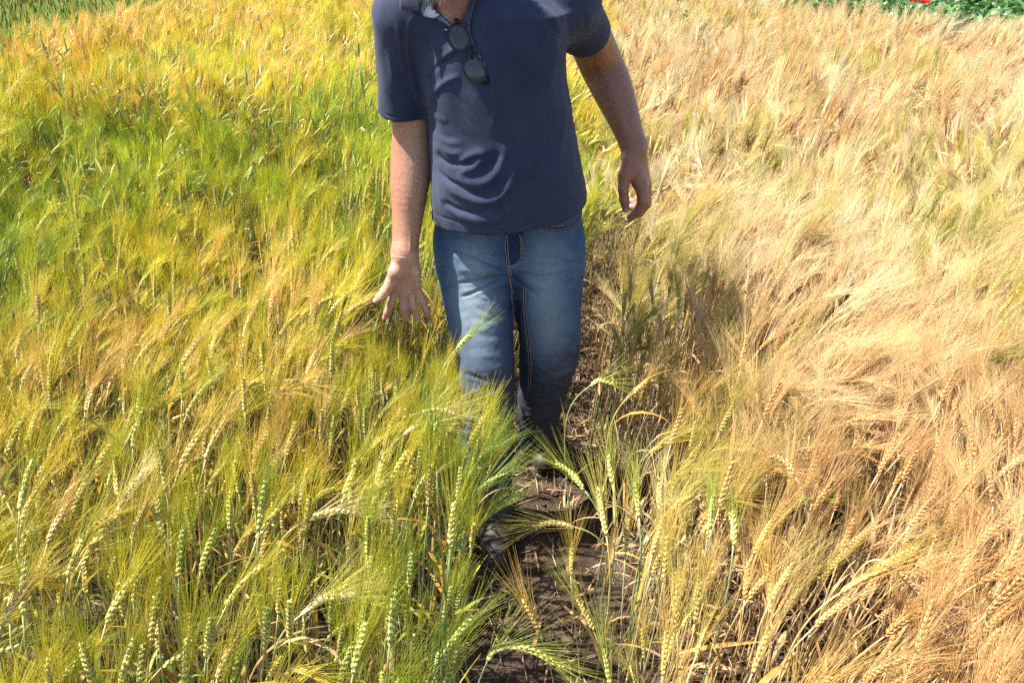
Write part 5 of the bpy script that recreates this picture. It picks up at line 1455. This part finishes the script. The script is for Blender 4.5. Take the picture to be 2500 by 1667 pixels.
# ------------------------------------------------------------------ poppies, a leafy weed and tall grasses that stand out of the crop
def poppy(px, py, z, r, label, seed):
    rng = np.random.default_rng(seed)
    p = Pz(px, py, z)
    root = link('poppy', None, label=label, category='poppy', group='red poppies in the leafy crop'); root.location = (p[0], p[1], 0)
    V, F = tube([(0, 0, 0), (.01, 0, z*0.5), (0, 0, z)], (.002, .0018, .0014), 5); link('stem', mesh_np('stem', V, F, [M_WSTEM]), root)
    red = solid_mat('poppy_red', (0.55, 0.02, 0.015), 0.5, 0.25, 30, transl=0.35)
    for k in range(4):
        a = k*math.pi/2 + rng.normal(0, .15); nu, nv = 7, 5; Vp = []
        for j in range(nv):
            s = j/(nv-1)
            for i in range(nu):
                t = (i/(nu-1)-0.5)*2
                w = r*(0.25+0.85*math.sin(s*2.2))*t*0.8
                d = r*s*(1-0.18*t*t); h = r*(0.15 + 0.75*s**1.5 + 0.08*math.sin(i*2.1+k))
                Vp.append((d*math.cos(a)-w*math.sin(a), d*math.sin(a)+w*math.cos(a), z + h*0.7))
        link('petal', mesh_np('petal', np.array(Vp), quad_grid(nu, nv), [red]), root)
    c = []; ns = 10
    for rr, zz in ((0.002, 0), (0.006, .004), (0.006, .010), (0.001, .013)):
        c += [(rr*math.cos(t), rr*math.sin(t), z+zz) for t in np.linspace(0, 6.283, ns, endpoint=False)]
    F = [(k*ns+i, k*ns+(i+1) % ns, (k+1)*ns+(i+1) % ns, (k+1)*ns+i) for k in range(3) for i in range(ns)]
    link('seed_head', mesh_np('seed_head', np.array(c), F, [M_SOLE]), root)
poppy(2226, 5, 1.0, 0.030, 'smaller red poppy open above the dark leafy crop', 1)
poppy(2257, 10, 1.0, 0.042, 'larger red poppy open above the dark leafy crop', 2)
def weed(px, py, z, label):
    rng = np.random.default_rng(66); p = Pz(px, py, z)
    root = link('leafy_weed', None, label=label, category='weed'); root.location = (p[0], p[1], 0)
    for b in range(5):
        st, lv = leafy_plant(rng, z + rng.uniform(-.05, .12), 11, 0.06)
        off = np.array((*rng.normal(0, .05, 2), 0))
        st.V = [v + off for v in st.V]
        link('stem', st.mesh('stem', [M_WSTEM]), root)
        for m in lv:
            m.V = [v + off for v in m.V]; link('leaf', m.mesh('leaf', [M_WEED]), root)
weed(1662, 14, 0.90, 'bushy dark green weed standing out of the ripe barley')
def tall_grass(px, py, z, h, label, seed, lean):
    rng = np.random.default_rng(seed); p = Pz(px, py, z)
    root = link('tall_grass', None, label=label, category='grass', group='tall grasses above the green plot'); root.location = (p[0], p[1], 0)
    top = np.array((lean, 0, z+h))
    pts = smooth_line(np.array([(0, 0, 0), top*0.5 + (0.01, 0, 0), top]), 12)
    V, F = tube(pts, np.linspace(.0024, .0014, len(pts)), 5); link('stem', mesh_np('stem', V, F, [M_WSTEM]), root)
    V, F = tube([top, top+(lean*.1, 0, .03), top+(lean*.25, 0, .09)], (.002, .005, .0015), 6); link('seed_head', mesh_np('seed_head', V, F, [M_WSTEM]), root)
    for k in range(3):
        m = MB(); m.add(*leaf_blade(pts[int(len(pts)*rng.uniform(.45, .85))], rng.uniform(0, 6.28), .26, .005, rng, .3, 1.5, rng.normal(0, .6))); link('leaf', m.mesh('leaf', [M_WEED]), root)
for i, (px, py, h, ln, lab) in enumerate([
        (158, 250, .26, -.01, 'thin straight grass stalk above the left barley with a white withered tip'), (187, 240, .24, .03, 'thin grass stalk with a side blade close to the straight one'),
        (10, 150, .20, .0, 'short thick grass head at the olive crop border'), (30, 160, .14, .05, 'stubby leaning grass head at the olive crop border'),
        (610, 290, .16, .02, 'dark single grass blade in the greenest belt of barley'), (895, 300, .30, .0, 'tall dark grass stalk close behind the navy sleeve')]):
    tall_grass(px, py, 0.78, h, lab, 70+i, ln)
